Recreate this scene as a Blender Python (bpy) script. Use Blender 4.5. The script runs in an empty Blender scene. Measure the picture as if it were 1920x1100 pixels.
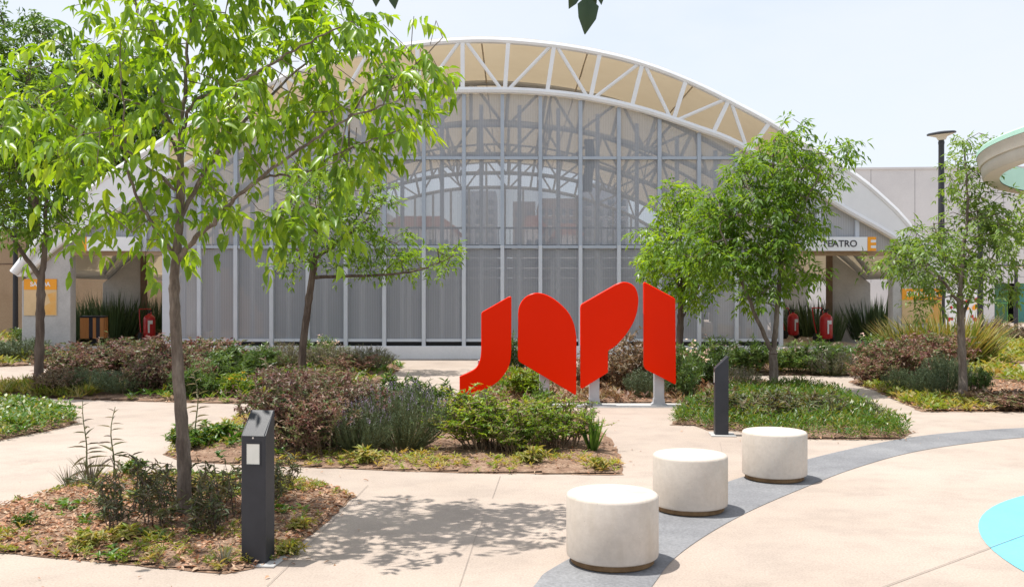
import bpy, math, random
import numpy as np
from mathutils import Vector, Matrix

random.seed(7)
RNG = np.random.default_rng(11)
H, F = 1.67, 1800.0            # eye height, focal length in photo pixels
C = bpy.context.scene.collection


def P(px, py, y):
    """point seen at photo pixel px,py standing y metres away"""
    return Vector(((px - 960) * y / F, y, H - (py - 550) * y / F))


def G(px, py):
    """point on the ground"""
    y = H * F / (py - 550)
    return Vector(((px - 960) * y / F, y, 0))


# ------------------------------------------------------------------ tagging
def tag(o, label=None, cat=None, group=None, kind=None):
    if label: o['label'] = label
    if cat: o['category'] = cat
    if group: o['group'] = group
    if kind: o['kind'] = kind
    return o


def thing(name, label, cat, loc=(0, 0, 0), rz=0.0, group=None, scale=None):
    o = bpy.data.objects.new(name, None)
    C.objects.link(o)
    o.location = loc
    o.rotation_euler = (0, 0, rz)
    if scale: o.scale = scale
    o.empty_display_size = 0.2
    return tag(o, label, cat, group)


def link(name, me, parent=None, world=False):
    o = bpy.data.objects.new(name, me)
    C.objects.link(o)
    if parent is not None:
        o.parent = parent
        if world:
            o.matrix_parent_inverse = Matrix.Translation(parent.location).inverted()
    return o


# ------------------------------------------------------------------ mesh building
class MB:
    def __init__(s):
        s.v, s.f, s.m = [], [], []

    def quadface(s, pts, mi=0):
        n = len(s.v)
        s.v += [tuple(p) for p in pts]
        s.f.append(tuple(range(n, n + len(pts))))
        s.m.append(mi)

    def box(s, x0, x1, y0, y1, z0, z1, mi=0, M=None, bev=0.0):
        if bev > 0:
            b = bev
            prof = []
            for zz, ins in ((z0, b), (z0 + b, 0), (z1 - b, 0), (z1, b)):
                ring = []
                for (cx, cy, sx, sy) in ((x0, y0, 1, 1), (x1, y0, -1, 1), (x1, y1, -1, -1), (x0, y1, 1, -1)):
                    a = ins
                    order = [(cx + sx * a, cy + sy * (a + b)), (cx + sx * (a + b), cy + sy * a)]
                    if (sx, sy) in ((-1, 1), (1, -1)): order.reverse()
                    ring += [(q[0], q[1], zz) for q in order]
                prof.append(ring)
            n0 = len(s.v)
            for ring in prof:
                for q in ring:
                    s.v.append(tuple(M @ Vector(q)) if M else q)
            for r in range(3):
                for k in range(8):
                    a, c = n0 + r * 8 + k, n0 + r * 8 + (k + 1) % 8
                    s.f.append((a, c, c + 8, a + 8)); s.m.append(mi)
            s.f.append(tuple(n0 + k for k in reversed(range(8)))); s.m.append(mi)
            s.f.append(tuple(n0 + 24 + k for k in range(8))); s.m.append(mi)
            return
        n = len(s.v)
        for z in (z0, z1):
            for (x, y) in ((x0, y0), (x1, y0), (x1, y1), (x0, y1)):
                q = Vector((x, y, z))
                s.v.append(tuple(M @ q if M else q))
        for f in ((3, 2, 1, 0), (4, 5, 6, 7), (0, 1, 5, 4), (1, 2, 6, 5), (2, 3, 7, 6), (3, 0, 4, 7)):
            s.f.append(tuple(n + k for k in f)); s.m.append(mi)

    def prism(s, poly, y0, y1, mi=0, bev=0.0):
        """polygon in x,z (counter-clockwise seen from -y) extruded along y"""
        n = len(poly)
        P2 = [Vector((p[0], p[1])) for p in poly]
        area = sum(P2[i].x * P2[(i + 1) % n].y - P2[(i + 1) % n].x * P2[i].y for i in range(n))
        if area < 0: P2.reverse()
        ins = []
        for i in range(n):
            a, b, c = P2[i - 1], P2[i], P2[(i + 1) % n]
            d1, d2 = (b - a).normalized(), (c - b).normalized()
            nn = Vector((-d1.y - d2.y, d1.x + d2.x))
            nn = nn.normalized() if nn.length > 1e-6 else Vector((-d1.y, d1.x))
            ins.append(b + nn * bev)
        rings = [(ins, y0), (P2, y0 + bev), (P2, y1 - bev), (ins, y1)] if bev > 0 else [(P2, y0), (P2, y1)]
        base = len(s.v)
        for R, y in rings:
            s.v += [(q.x, y, q.y) for q in R]
        for r in range(len(rings) - 1):
            for k in range(n):
                a, b = base + r * n + k, base + r * n + (k + 1) % n
                s.f.append((a, b, b + n, a + n)); s.m.append(mi)
        s.f.append(tuple(base + k for k in range(n))); s.m.append(mi)
        L = base + (len(rings) - 1) * n
        s.f.append(tuple(L + k for k in reversed(range(n)))); s.m.append(mi)

    def tube(s, pts, rad, sides=6, mi=0, caps=True):
        pts = [Vector(p) for p in pts]
        if len(pts) < 2: return
        if not hasattr(rad, '__len__'): rad = [rad] * len(pts)
        t0 = (pts[1] - pts[0]).normalized()
        u = t0.cross(Vector((0, 0, 1)))
        if u.length < 1e-3: u = t0.cross(Vector((1, 0, 0)))
        u.normalize()
        base = len(s.v)
        for i, p in enumerate(pts):
            t = (pts[min(i + 1, len(pts) - 1)] - pts[max(i - 1, 0)])
            t = t.normalized() if t.length > 1e-9 else t0
            u = (u - t * u.dot(t))
            u = u.normalized() if u.length > 1e-6 else t.orthogonal().normalized()
            w = t.cross(u)
            for k in range(sides):
                a = 2 * math.pi * k / sides
                s.v.append(tuple(p + (u * math.cos(a) + w * math.sin(a)) * rad[i]))
        for i in range(len(pts) - 1):
            for k in range(sides):
                a, b = base + i * sides + k, base + i * sides + (k + 1) % sides
                s.f.append((a, b, b + sides, a + sides)); s.m.append(mi)
        if caps:
            s.f.append(tuple(base + k for k in reversed(range(sides)))); s.m.append(mi)
            L = base + (len(pts) - 1) * sides
            s.f.append(tuple(L + k for k in range(sides))); s.m.append(mi)

    def bar(s, a, b, w, d, mi=0, up=None):
        """square-section bar from a to b, w wide across x/z, d deep along y"""
        a, b = Vector(a), Vector(b)
        t = (b - a).normalized()
        yv = Vector((0, 1, 0)) if abs(t.y) < 0.9 else Vector((1, 0, 0))
        u = t.cross(yv).normalized()
        v = u.cross(t).normalized()
        n = len(s.v)
        for q in (a, b):
            for (i, j) in ((-1, -1), (1, -1), (1, 1), (-1, 1)):
                s.v.append(tuple(q + u * (w / 2 * i) + v * (d / 2 * j)))
        for f in ((3, 2, 1, 0), (4, 5, 6, 7), (0, 1, 5, 4), (1, 2, 6, 5), (2, 3, 7, 6), (3, 0, 4, 7)):
            s.f.append(tuple(n + k for k in f)); s.m.append(mi)

    def lathe(s, prof, cx=0, cy=0, seg=32, mi=0, mis=None):
        base = len(s.v)
        for (r, z) in prof:
            for k in range(seg):
                a = 2 * math.pi * k / seg
                s.v.append((cx + r * math.cos(a), cy + r * math.sin(a), z))
        for i in range(len(prof) - 1):
            for k in range(seg):
                a, b = base + i * seg + k, base + i * seg + (k + 1) % seg
                s.f.append((a, b, b + seg, a + seg)); s.m.append(mis[i] if mis else mi)
        s.f.append(tuple(base + k for k in reversed(range(seg)))); s.m.append(mis[0] if mis else mi)
        L = base + (len(prof) - 1) * seg
        s.f.append(tuple(L + k for k in range(seg))); s.m.append(mis[-1] if mis else mi)

    def mesh(s, name, mats, smooth=False):
        me = bpy.data.meshes.new(name)
        me.from_pydata(s.v, [], s.f)
        if not isinstance(mats, (list, tuple)): mats = [mats]
        for m in mats: me.materials.append(m)
        me.polygons.foreach_set('material_index', s.m)
        if smooth:
            me.polygons.foreach_set('use_smooth', [True] * len(s.f))
            me.set_sharp_from_angle(angle=math.radians(38))
        me.update()
        return me

    def build(s, name, mats, parent=None, smooth=False, world=False):
        return link(name, s.mesh(name, mats, smooth), parent, world)


def quads_mesh(name, V, Q, mat, rnd=None, smooth=False):
    me = bpy.data.meshes.new(name)
    nv, nq = len(V), len(Q)
    me.vertices.add(nv)
    me.vertices.foreach_set('co', np.asarray(V, np.float32).ravel())
    me.loops.add(nq * 4)
    me.loops.foreach_set('vertex_index', np.asarray(Q, np.int32).ravel())
    me.polygons.add(nq)
    me.polygons.foreach_set('loop_start', np.arange(0, nq * 4, 4, dtype=np.int32))
    if smooth: me.polygons.foreach_set('use_smooth', np.ones(nq, bool))
    me.materials.append(mat)
    if rnd is not None:
        a = me.attributes.new('rnd', 'FLOAT', 'FACE')
        a.data.foreach_set('value', np.asarray(rnd, np.float32))
    me.update(calc_edges=True)
    return me


def nrm(a):
    return a / np.maximum(np.linalg.norm(a, axis=-1, keepdims=True), 1e-9)


T_HI = (np.array([(sx * w, t, 0.16 * abs(sx) * w * 2 - 0.22 * t * t) for (t, w) in ((0, .06), (.28, .46), (.62, .38), (1., .02)) for sx in (-1, 0, 1)]),
        np.array([(r * 3 + c, r * 3 + c + 1, r * 3 + c + 4, r * 3 + c + 3) for r in range(3) for c in range(2)]))
T_LO = (np.array([(0, 0, 0), (.5, .42, .1), (0, 1, -.12), (-.5, .42, .1)]), np.array([(0, 1, 2, 3)]))
T_BL = (np.array([(-.5, 0, 0), (.5, 0, 0), (.35, .6, 0), (-.35, .6, 0), (.03, 1, -.05), (-.03, 1, -.05)]), np.array([(0, 1, 2, 3), (3, 2, 4, 5)]))


def leaf_arrays(pos, d, n, L, W, tmpl=T_HI):
    """leaves at pos, pointing along d with upper side about n"""
    pos, d, n = np.asarray(pos, float), nrm(np.asarray(d, float)), np.asarray(n, float)
    side = nrm(np.cross(d, n))
    up = np.cross(side, d)
    tv, tq = tmpl
    k = len(pos)
    L = np.broadcast_to(L, (k,)); W = np.broadcast_to(W, (k,))
    V = (pos[:, None, :] + side[:, None, :] * (tv[None, :, 0, None] * W[:, None, None])
         + d[:, None, :] * (tv[None, :, 1, None] * L[:, None, None]) + up[:, None, :] * (tv[None, :, 2, None] * L[:, None, None] * .8))
    Q = tq[None] + (np.arange(k) * len(tv))[:, None, None]
    return V.reshape(-1, 3), Q.reshape(-1, 4), len(tq)


def leaves_mesh(name, mat, parts):
    """parts: list of (pos,d,n,L,W,tmpl,rnd)"""
    Vs, Qs, Rs, off = [], [], [], 0
    for (pos, d, n, L, W, tm, rnd) in parts:
        if len(pos) == 0: continue
        V, Q, per = leaf_arrays(pos, d, n, L, W, tm)
        Vs.append(V); Qs.append(Q + off); off += len(V)
        Rs.append(np.repeat(np.broadcast_to(rnd, (len(pos),)), per))
    return quads_mesh(name, np.concatenate(Vs), np.concatenate(Qs), mat, np.concatenate(Rs))


# ------------------------------------------------------------------ materials
def new_mat(name):
    m = bpy.data.materials.new(name)
    m.use_nodes = True
    nt = m.node_tree
    for n in list(nt.nodes): nt.nodes.remove(n)
    return m, nt, nt.nodes.new('ShaderNodeOutputMaterial')


def N(nt, t, **kw):
    n = nt.nodes.new('ShaderNode' + t)
    for k, v in kw.items():
        if k in n.inputs: n.inputs[k].default_value = v
        else: setattr(n, k, v)
    return n


def ramp(nt, fac, stops):
    r = nt.nodes.new('ShaderNodeValToRGB')
    el = r.color_ramp.elements
    while len(el) < len(stops): el.new(0.5)
    for e, (p, c) in zip(el, stops):
        e.position = p
        e.color = (c[0], c[1], c[2], 1)
    nt.links.new(fac, r.inputs[0])
    return r.outputs[0]


def coords(nt, scale=(1, 1, 1), kind='Object', world=False):
    mp = N(nt, 'Mapping')
    mp.inputs['Scale'].default_value = scale
    if world:
        g = N(nt, 'NewGeometry'); nt.links.new(g.outputs['Position'], mp.inputs[0])
    else:
        t = N(nt, 'TexCoord'); nt.links.new(t.outputs[kind], mp.inputs[0])
    return mp.outputs[0]


def noise(nt, vec, scale, detail=6, rough=.6):
    n = N(nt, 'TexNoise', Scale=scale, Detail=detail, Roughness=rough)
    nt.links.new(vec, n.inputs['Vector'])
    return n.outputs['Fac']


def mixc(nt, fac, a, b, mode='MIX'):
    n = nt.nodes.new('ShaderNodeMix'); n.data_type = 'RGBA'; n.blend_type = mode
    for v, k in ((fac, 0), (a, 6), (b, 7)):
        if hasattr(v, 'links') or isinstance(v, bpy.types.NodeSocket): nt.links.new(v, n.inputs[k])
        else: n.inputs[k].default_value = v if k == 0 else (v[0], v[1], v[2], 1)
    return n.outputs[2]


def surface(name, stops, scale=3.0, rough=.8, bump=.2, bscale=40., spec=.3, metallic=0., world=True, fine=None, stretch=(1, 1, 1), coat=0., pits=0):
    """noise coloured principled surface; stops = colours from one end of the noise to the other"""
    m, nt, out = new_mat(name)
    vec = coords(nt, stretch, world=world)
    f = noise(nt, vec, scale, 8, .62)
    n = len(stops)
    col = ramp(nt, f, [(.3 + .4 * i / max(n - 1, 1), c) for i, c in enumerate(stops)])
    if fine:
        f2 = noise(nt, vec, fine[0], 4, .7)
        g = ramp(nt, f2, [(.35, (1 - fine[1],) * 3), (.65, (1 + fine[1] * .5,) * 3)])
        col = mixc(nt, 1.0, col, g, 'MULTIPLY')
    if pits:
        vp = N(nt, 'TexVoronoi', Scale=pits); nt.links.new(vec, vp.inputs['Vector'])
        keep = noise(nt, vec, 6, 3)
        pf = ramp(nt, vp.outputs['Distance'], [(.06, (.45, .40, .34)), (.12, (1, 1, 1))])
        col = mixc(nt, ramp(nt, keep, [(.52, (0, 0, 0)), (.62, (.8, .8, .8))]), col, mixc(nt, 1, col, pf, 'MULTIPLY'))
        stn = ramp(nt, noise(nt, coords(nt, (1, 1, .12), world=True), 7, 6, .65), [(.5, (1, 1, 1)), (.72, (.93, .91, .87))])
        col = mixc(nt, 1, col, stn, 'MULTIPLY')
    b = N(nt, 'BsdfPrincipled', Roughness=rough, Metallic=metallic)
    b.inputs['Specular IOR Level'].default_value = spec
    if coat: b.inputs['Coat Weight'].default_value = coat; b.inputs['Coat Roughness'].default_value = .08
    nt.links.new(col, b.inputs['Base Color'])
    if bump:
        bp = N(nt, 'Bump', Strength=bump, Distance=.01)
        nt.links.new(noise(nt, vec, bscale, 5, .65), bp.inputs['Height'])
        nt.links.new(bp.outputs[0], b.inputs['Normal'])
    nt.links.new(b.outputs[0], out.inputs[0])
    return m


def leafmat(name, cols, trans=.4, rough=.42, spec=.5, tint=(1.5, 1.35, .5)):
    m, nt, out = new_mat(name)
    a = N(nt, 'Attribute', attribute_name='rnd')
    n = len(cols)
    col = ramp(nt, a.outputs['Fac'], [(i / max(n - 1, 1), c) for i, c in enumerate(cols)])
    oi = N(nt, 'ObjectInfo')
    col = mixc(nt, 1.0, col, ramp(nt, oi.outputs['Random'], [(0, (.78, .80, .82)), (.5, (1, 1, 1)), (1, (1.22, 1.15, 1.05))]), 'MULTIPLY')
    v = noise(nt, coords(nt, world=True), 9.0, 2)
    col = mixc(nt, 1.0, col, ramp(nt, v, [(.3, (.82, .86, .8)), (.7, (1.15, 1.1, 1.1))]), 'MULTIPLY')
    b = N(nt, 'BsdfPrincipled', Roughness=rough)
    b.inputs['Specular IOR Level'].default_value = spec
    nt.links.new(col, b.inputs['Base Color'])
    t = N(nt, 'BsdfTranslucent')
    nt.links.new(mixc(nt, 1.0, col, tint, 'MULTIPLY'), t.inputs['Color'])
    mx = N(nt, 'MixShader'); mx.inputs[0].default_value = trans
    nt.links.new(b.outputs[0], mx.inputs[1]); nt.links.new(t.outputs[0], mx.inputs[2])
    nt.links.new(mx.outputs[0], out.inputs[0])
    return m


def plain(name, c, rough=.5, spec=.4, metallic=0., coat=0., var=.06, scale=2.):
    return surface(name, [tuple(x * (1 - var) for x in c), tuple(x * (1 + var) for x in c)], scale, rough, .05, 60, spec, metallic, coat=coat)


# pavement: pinkish exposed concrete, blotchy, with worn pale tracks
def pavement_mat():
    m, nt, out = new_mat('pavement_concrete')
    v = coords(nt, world=True)
    big = ramp(nt, noise(nt, v, .35, 5, .6), [(.32, (.36, .293, .243)), (.5, (.402, .332, .278)), (.68, (.438, .366, .31))])
    v2 = coords(nt, (1, 1.15, 1), world=True)
    mid = ramp(nt, noise(nt, v2, 2.1, 9, .7), [(.34, (.88, .88, .885)), (.52, (1, 1, 1)), (.7, (1.05, 1.045, 1.03))])
    fine = ramp(nt, noise(nt, v, 70, 4, .75), [(.33, (.80, .80, .80)), (.6, (1.07, 1.07, 1.07))])
    st = noise(nt, coords(nt, world=True), .9, 12, .72)
    stain = ramp(nt, st, [(.62, (1, 1, 1)), (.74, (.78, .77, .77))])
    col = mixc(nt, 1, big, mid, 'MULTIPLY')
    col = mixc(nt, 1, col, fine, 'MULTIPLY')
    col = mixc(nt, 1, col, stain, 'MULTIPLY')
    spk = N(nt, 'TexVoronoi', Scale=26.); nt.links.new(v, spk.inputs['Vector'])
    sp = ramp(nt, spk.outputs['Distance'], [(.035, (.55, .5, .47)), (.06, (1, 1, 1))])
    col = mixc(nt, .35, col, mixc(nt, 1, col, sp, 'MULTIPLY'))
    b = N(nt, 'BsdfPrincipled', Roughness=.85); b.inputs['Specular IOR Level'].default_value = .25
    nt.links.new(col, b.inputs['Base Color'])
    bp = N(nt, 'Bump', Strength=.25, Distance=.004)
    nt.links.new(noise(nt, v, 90, 5, .7), bp.inputs['Height']); nt.links.new(bp.outputs[0], b.inputs['Normal'])
    nt.links.new(b.outputs[0], out.inputs[0])
    return m


def screen_mat(name, lo, hi, per=.062):
    """perforated corrugated sheet: holes let part of the light through, ribs show as lines"""
    m, nt, out = new_mat(name)
    g = N(nt, 'NewGeometry')
    sx = N(nt, 'SeparateXYZ'); nt.links.new(g.outputs['Position'], sx.inputs[0])
    mu = N(nt, 'Math', operation='MULTIPLY'); mu.inputs[1].default_value = 1 / per; nt.links.new(sx.outputs[0], mu.inputs[0])
    fr = N(nt, 'Math', operation='FRACT'); nt.links.new(mu.outputs[0], fr.inputs[0])
    rib = ramp(nt, fr.outputs[0], [(.0, (hi,) * 3), (.22, (hi,) * 3), (.34, (lo,) * 3), (.9, (lo,) * 3), (1., (hi,) * 3)])
    wob = ramp(nt, noise(nt, coords(nt, (1, 1, .1), world=True), 1.3, 3), [(.3, (.94,) * 3), (.7, (1.04,) * 3)])
    fac = mixc(nt, 1, rib, wob, 'MULTIPLY')
    b = N(nt, 'BsdfPrincipled', Roughness=.45, Metallic=0.)
    b.inputs['Base Color'].default_value = (.355, .378, .42, 1)
    t = N(nt, 'BsdfTransparent')
    mx = N(nt, 'MixShader')
    nt.links.new(fac, mx.inputs[0]); nt.links.new(t.outputs[0], mx.inputs[1]); nt.links.new(b.outputs[0], mx.inputs[2])
    nt.links.new(mx.outputs[0], out.inputs[0])
    return m


def membrane_mat():
    m, nt, out = new_mat('roof_membrane')
    d = N(nt, 'BsdfDiffuse'); t = N(nt, 'BsdfTranslucent')
    v = noise(nt, coords(nt, world=True), .6, 4)
    nt.links.new(ramp(nt, v, [(.3, (.72, .66, .56)), (.7, (.78, .72, .62))]), d.inputs[0])
    nt.links.new(ramp(nt, v, [(.3, (.70, .555, .36)), (.7, (.76, .615, .41))]), t.inputs[0])
    mx = N(nt, 'MixShader'); mx.inputs[0].default_value = .22
    nt.links.new(d.outputs[0], mx.inputs[1]); nt.links.new(t.outputs[0], mx.inputs[2])
    nt.links.new(mx.outputs[0], out.inputs[0])
    return m


M = dict(
    pave=pavement_mat(),
    band=surface('band_concrete', [(.165, .165, .172), (.21, .21, .217), (.255, .255, .26)], 1.4, .85, .25, 80, .25, fine=(45, .22)),
    cyan=surface('cyan_paint', [(.15, .475, .60), (.175, .52, .65)], 2, .6, .15, 80, .3, fine=(50, .08)),
    joint=plain('joint_filler', (.20, .17, .15), .9),
    soil=surface('soil_mulch', [(.15, .092, .062), (.25, .16, .11), (.35, .245, .175)], 5, .95, .9, 30, .1, fine=(45, .4)),
    litter=leafmat('dry_leaves', [(.27, .11, .055), (.44, .20, .10), (.55, .33, .20), (.36, .17, .095), (.62, .44, .30), (.40, .26, .17)], .15, .6, .3, (1.1, 1., .8)),
    bark=surface('bark', [(.09, .068, .055), (.17, .135, .11), (.26, .22, .185)], 9, .9, .8, 35, .2, stretch=(1, 1, .25), fine=(60, .25)),
    barkd=surface('dark_bark', [(.06, .042, .034), (.115, .085, .068), (.17, .135, .11)], 9, .9, .7, 35, .2, stretch=(1, 1, .25)),
    stem=surface('stem', [(.13, .09, .055), (.24, .18, .12)], 8, .9, .3, 40, .2),
    stemg=surface('green_stem', [(.10, .12, .05), (.17, .17, .08)], 8, .8, .2, 40, .2),
    ash=leafmat('bright_ash_leaves', [(.072, .16, .02), (.112, .228, .023), (.165, .305, .027), (.23, .375, .032), (.31, .435, .045)], .54, .36, .55, (1.62, 1.4, .38)),
    ash2=leafmat('mid_ash_leaves', [(.085, .175, .028), (.13, .255, .035), (.19, .335, .045), (.27, .41, .07)], .56, .46, .45, (1.5, 1.3, .4)),
    ash3=leafmat('grey_ash_leaves', [(.10, .18, .04), (.155, .26, .055), (.22, .335, .075), (.29, .39, .11)], .45, .46, .45, (1.4, 1.3, .45)),
    darkleaf=leafmat('dark_tree_leaves', [(.032, .085, .017), (.058, .13, .023), (.10, .19, .03), (.15, .25, .04)], .36, .42, .5),
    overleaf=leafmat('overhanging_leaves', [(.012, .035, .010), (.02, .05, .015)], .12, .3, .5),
    purple=leafmat('purple_leaves', [(.07, .03, .04), (.14, .058, .062), (.22, .11, .10), (.31, .21, .18), (.17, .18, .085), (.10, .155, .055), (.16, .23, .08)], .3, .45, .3, (1.25, 1.05, .8)),
    brownl=leafmat('brown_leaves', [(.14, .08, .06), (.23, .15, .11), (.17, .15, .08), (.30, .215, .16), (.16, .17, .07)], .25, .5, .4, (1.3, 1., .7)),
    rosem=leafmat('grey_green_needles', [(.06, .095, .048), (.095, .14, .07), (.14, .19, .105), (.20, .25, .15)], .2, .55, .4, (1.2, 1.1, .7)),
    lavend=leafmat('pale_lavender_stalks', [(.13, .155, .07), (.19, .21, .10), (.22, .20, .16), (.20, .17, .19), (.27, .25, .16)], .25, .6, .3, (1.2, 1.1, .7)),
    green=leafmat('fresh_green_leaves', [(.08, .17, .02), (.13, .25, .028), (.19, .32, .032), (.27, .37, .04), (.30, .25, .07)], .4, .42, .5, (1.5, 1.3, .4)),
    olean=leafmat('oleander_leaves', [(.05, .10, .025), (.08, .15, .035), (.12, .20, .05), (.17, .24, .07)], .35, .4, .5, (1.4, 1.3, .5)),
    darkg=leafmat('dark_weedy_leaves', [(.04, .058, .028), (.07, .10, .045), (.11, .14, .065), (.14, .10, .07), (.18, .20, .10), (.22, .15, .11)], .28, .5, .4),
    cover=leafmat('ground_cover_leaves', [(.04, .11, .02), (.065, .155, .025), (.10, .20, .03), (.20, .24, .05), (.28, .20, .06)], .35, .4, .5, (1.4, 1.3, .4)),
    weed=leafmat('yellow_green_weeds', [(.12, .20, .03), (.19, .27, .04), (.28, .30, .07), (.38, .33, .13), (.36, .25, .11)], .4, .5, .4, (1.4, 1.25, .4)),
    strap=leafmat('strap_leaves', [(.05, .13, .02), (.08, .18, .025), (.13, .24, .04)], .3, .35, .5),
    phorm=leafmat('golden_phormium', [(.07, .12, .02), (.14, .19, .03), (.24, .24, .05), (.34, .27, .10), (.19, .14, .06)], .25, .4, .5),
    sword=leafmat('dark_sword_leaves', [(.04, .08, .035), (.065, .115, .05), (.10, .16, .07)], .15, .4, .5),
    petal=leafmat('pale_petals', [(.75, .55, .5), (.8, .68, .58), (.72, .42, .4)], .3, .6, .2, (1, 1, 1)),
    mauve=leafmat('mauve_flowers', [(.20, .15, .26), (.30, .24, .36), (.24, .20, .22)], .2, .6, .2, (1, 1, 1)),
    yflower=leafmat('yellow_petals', [(.75, .5, .03), (.8, .35, .03)], .3, .6, .2, (1, 1, 1)),
    stool=surface('white_cast_stone', [(.50, .435, .37), (.555, .49, .425), (.59, .53, .465)], 2.2, .75, .12, 70, .3, fine=(28, .06), pits=38.),
    stoolb=surface('stool_foot', [(.12, .07, .035), (.26, .165, .085)], 8, .85, .3, 40, .2),
    dark=surface('charcoal_powder_coat', [(.020, .022, .028), (.030, .032, .040)], 6, .48, .1, 200, .4),
    lens=surface('frosted_lens', [(.62, .63, .58), (.74, .74, .69)], 9, .35, .0, 40, .5),
    screwm=plain('screw_steel', (.6, .6, .6), .3, .5, 1.),
    pad=surface('grey_concrete_pad', [(.36, .35, .34), (.46, .45, .43)], 5, .9, .3, 60, .2),
    red=surface('red_gloss_paint', [(.80, .019, .0004), (.83, .021, .0006)], .8, .28, 0, 40, .07),
    postm=surface('grey_steel_post', [(.36, .36, .37), (.46, .46, .47)], 5, .55, .1, 60, .4),
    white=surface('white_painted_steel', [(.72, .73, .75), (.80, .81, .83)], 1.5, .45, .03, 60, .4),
    innersteel=surface('inner_steel_shade_grey', [(.42, .43, .46), (.50, .51, .54)], 1.5, .5, .03, 60, .4),  # inner white steel toned grey, its shade put into the colour
    mull=surface('blue_white_mullion', [(.50, .54, .60), (.56, .60, .66)], 2, .45, .03, 60, .4),
    mull2=surface('blue_grey_mullion', [(.36, .41, .48), (.42, .47, .54)], 2, .5, .03, 60, .3),
    plinth=surface('white_plinth', [(.68, .69, .72), (.76, .77, .80)], 1.2, .7, .1, 60, .3, fine=(30, .05)),
    gap=plain('dark_gap', (.02, .02, .02), .9),
    screen=screen_mat('perforated_screen', .655, .725),
    screen2=screen_mat('rear_perforated_screen', .35, .55),
    upanel=screen_mat('side_corrugated_sheet', .84, .96),
    memb=membrane_mat(),
    conc=surface('fair_faced_concrete', [(.40, .39, .385), (.47, .46, .45), (.52, .51, .50)], 1.6, .85, .2, 50, .25, fine=(25, .08)),
    conc2=surface('pale_precast_concrete', [(.58, .57, .575), (.625, .615, .615), (.66, .65, .65)], .5, .85, .1, 40, .25, fine=(20, .05)),
    seam=plain('panel_seam', (.36, .35, .36), .9),
    tan=surface('tan_block_wall', [(.36, .26, .17), (.44, .33, .225)], .8, .9, .2, 30, .2, fine=(18, .1)),
    floor=surface('theatre_floor', [(.33, .27, .21), (.42, .35, .28)], 1.5, .8, .2, 50, .3),
    bench=surface('bleacher_boards', [(.13, .13, .135), (.19, .19, .195)], 2, .7, .1, 50, .3),
    railm=plain('dark_railing', (.05, .05, .055), .5),
    orange=surface('orange_sign', [(.83, .33, .015), (.87, .37, .02)], 2, .5, 0, 40, .4),
    cream=surface('faded_cream_sign', [(.62, .44, .24), (.72, .52, .30)], 3, .6, 0, 40, .3),
    amber=surface('faded_amber_print', [(.75, .36, .07), (.72, .46, .18)], 5, .6, 0, 40, .3),
    signw=surface('white_sign', [(.74, .76, .79), (.80, .82, .84)], 2, .5, 0, 40, .4),
    ink=plain('dark_lettering', (.05, .05, .06), .6),
    inkw=plain('white_lettering', (.82, .82, .82), .6),
    exred=surface('red_enamel', [(.42, .012, .015), (.50, .018, .02)], 3, .3, 0, 40, .5),
    rubber=plain('black_rubber', (.02, .02, .022), .7),
    brownp=surface('brown_post', [(.14, .095, .065), (.20, .14, .10)], 3, .8, .1, 40, .2),
    wood=surface('orange_wood', [(.46, .19, .06), (.56, .25, .085)], 4, .6, .1, 40, .3, stretch=(6, 6, .5)),
    navy=plain('dark_navy_panel', (.025, .03, .045), .5),
    ringc=surface('cream_concrete', [(.55, .51, .44), (.62, .58, .50)], 1.5, .8, .1, 50, .3, fine=(30, .05)),
    mint=surface('mint_paint', [(.42, .68, .56), (.48, .74, .62)], 2, .6, .05, 50, .3),
    glassg=plain('green_glass', (.03, .13, .06), .12, .6),
    teal=plain('teal_glass', (.03, .20, .18), .12, .6),
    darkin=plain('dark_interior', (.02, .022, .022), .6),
    greenf=plain('green_frame', (.12, .38, .12), .5),
    city1=surface('grey_tower', [(.36, .38, .42), (.42, .44, .48)], .2, .8, 0, 40, .2),
    city2=surface('brown_apartment', [(.30, .22, .19), (.36, .27, .23)], .2, .8, 0, 40, .2),
    city3=surface('pale_house', [(.66, .64, .62), (.72, .70, .68)], .2, .8, 0, 40, .2),
    tile=surface('red_tile', [(.42, .16, .10), (.50, .21, .13)], .8, .8, 0, 40, .2),
    pane=plain('window_pane', (.10, .12, .15), .15, .6),
)
exec_parts = []
# ==================================================================== WORLD
sc = bpy.context.scene
w = bpy.data.worlds.new('World'); sc.world = w; w.use_nodes = True
SUN = Vector((-.31, .045, 1.0)).normalized()
el, az = math.asin(SUN.z), math.atan2(SUN.x, SUN.y)
nt = w.node_tree
bg = nt.nodes['Background']
sky = nt.nodes.new('ShaderNodeTexSky'); sky.sky_type = 'NISHITA'; sky.sun_disc = False
sky.sun_elevation = el; sky.sun_rotation = az
sky.air_density = 1.0; sky.dust_density = 3.0; sky.ozone_density = 1.2; sky.altitude = 1600
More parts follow.
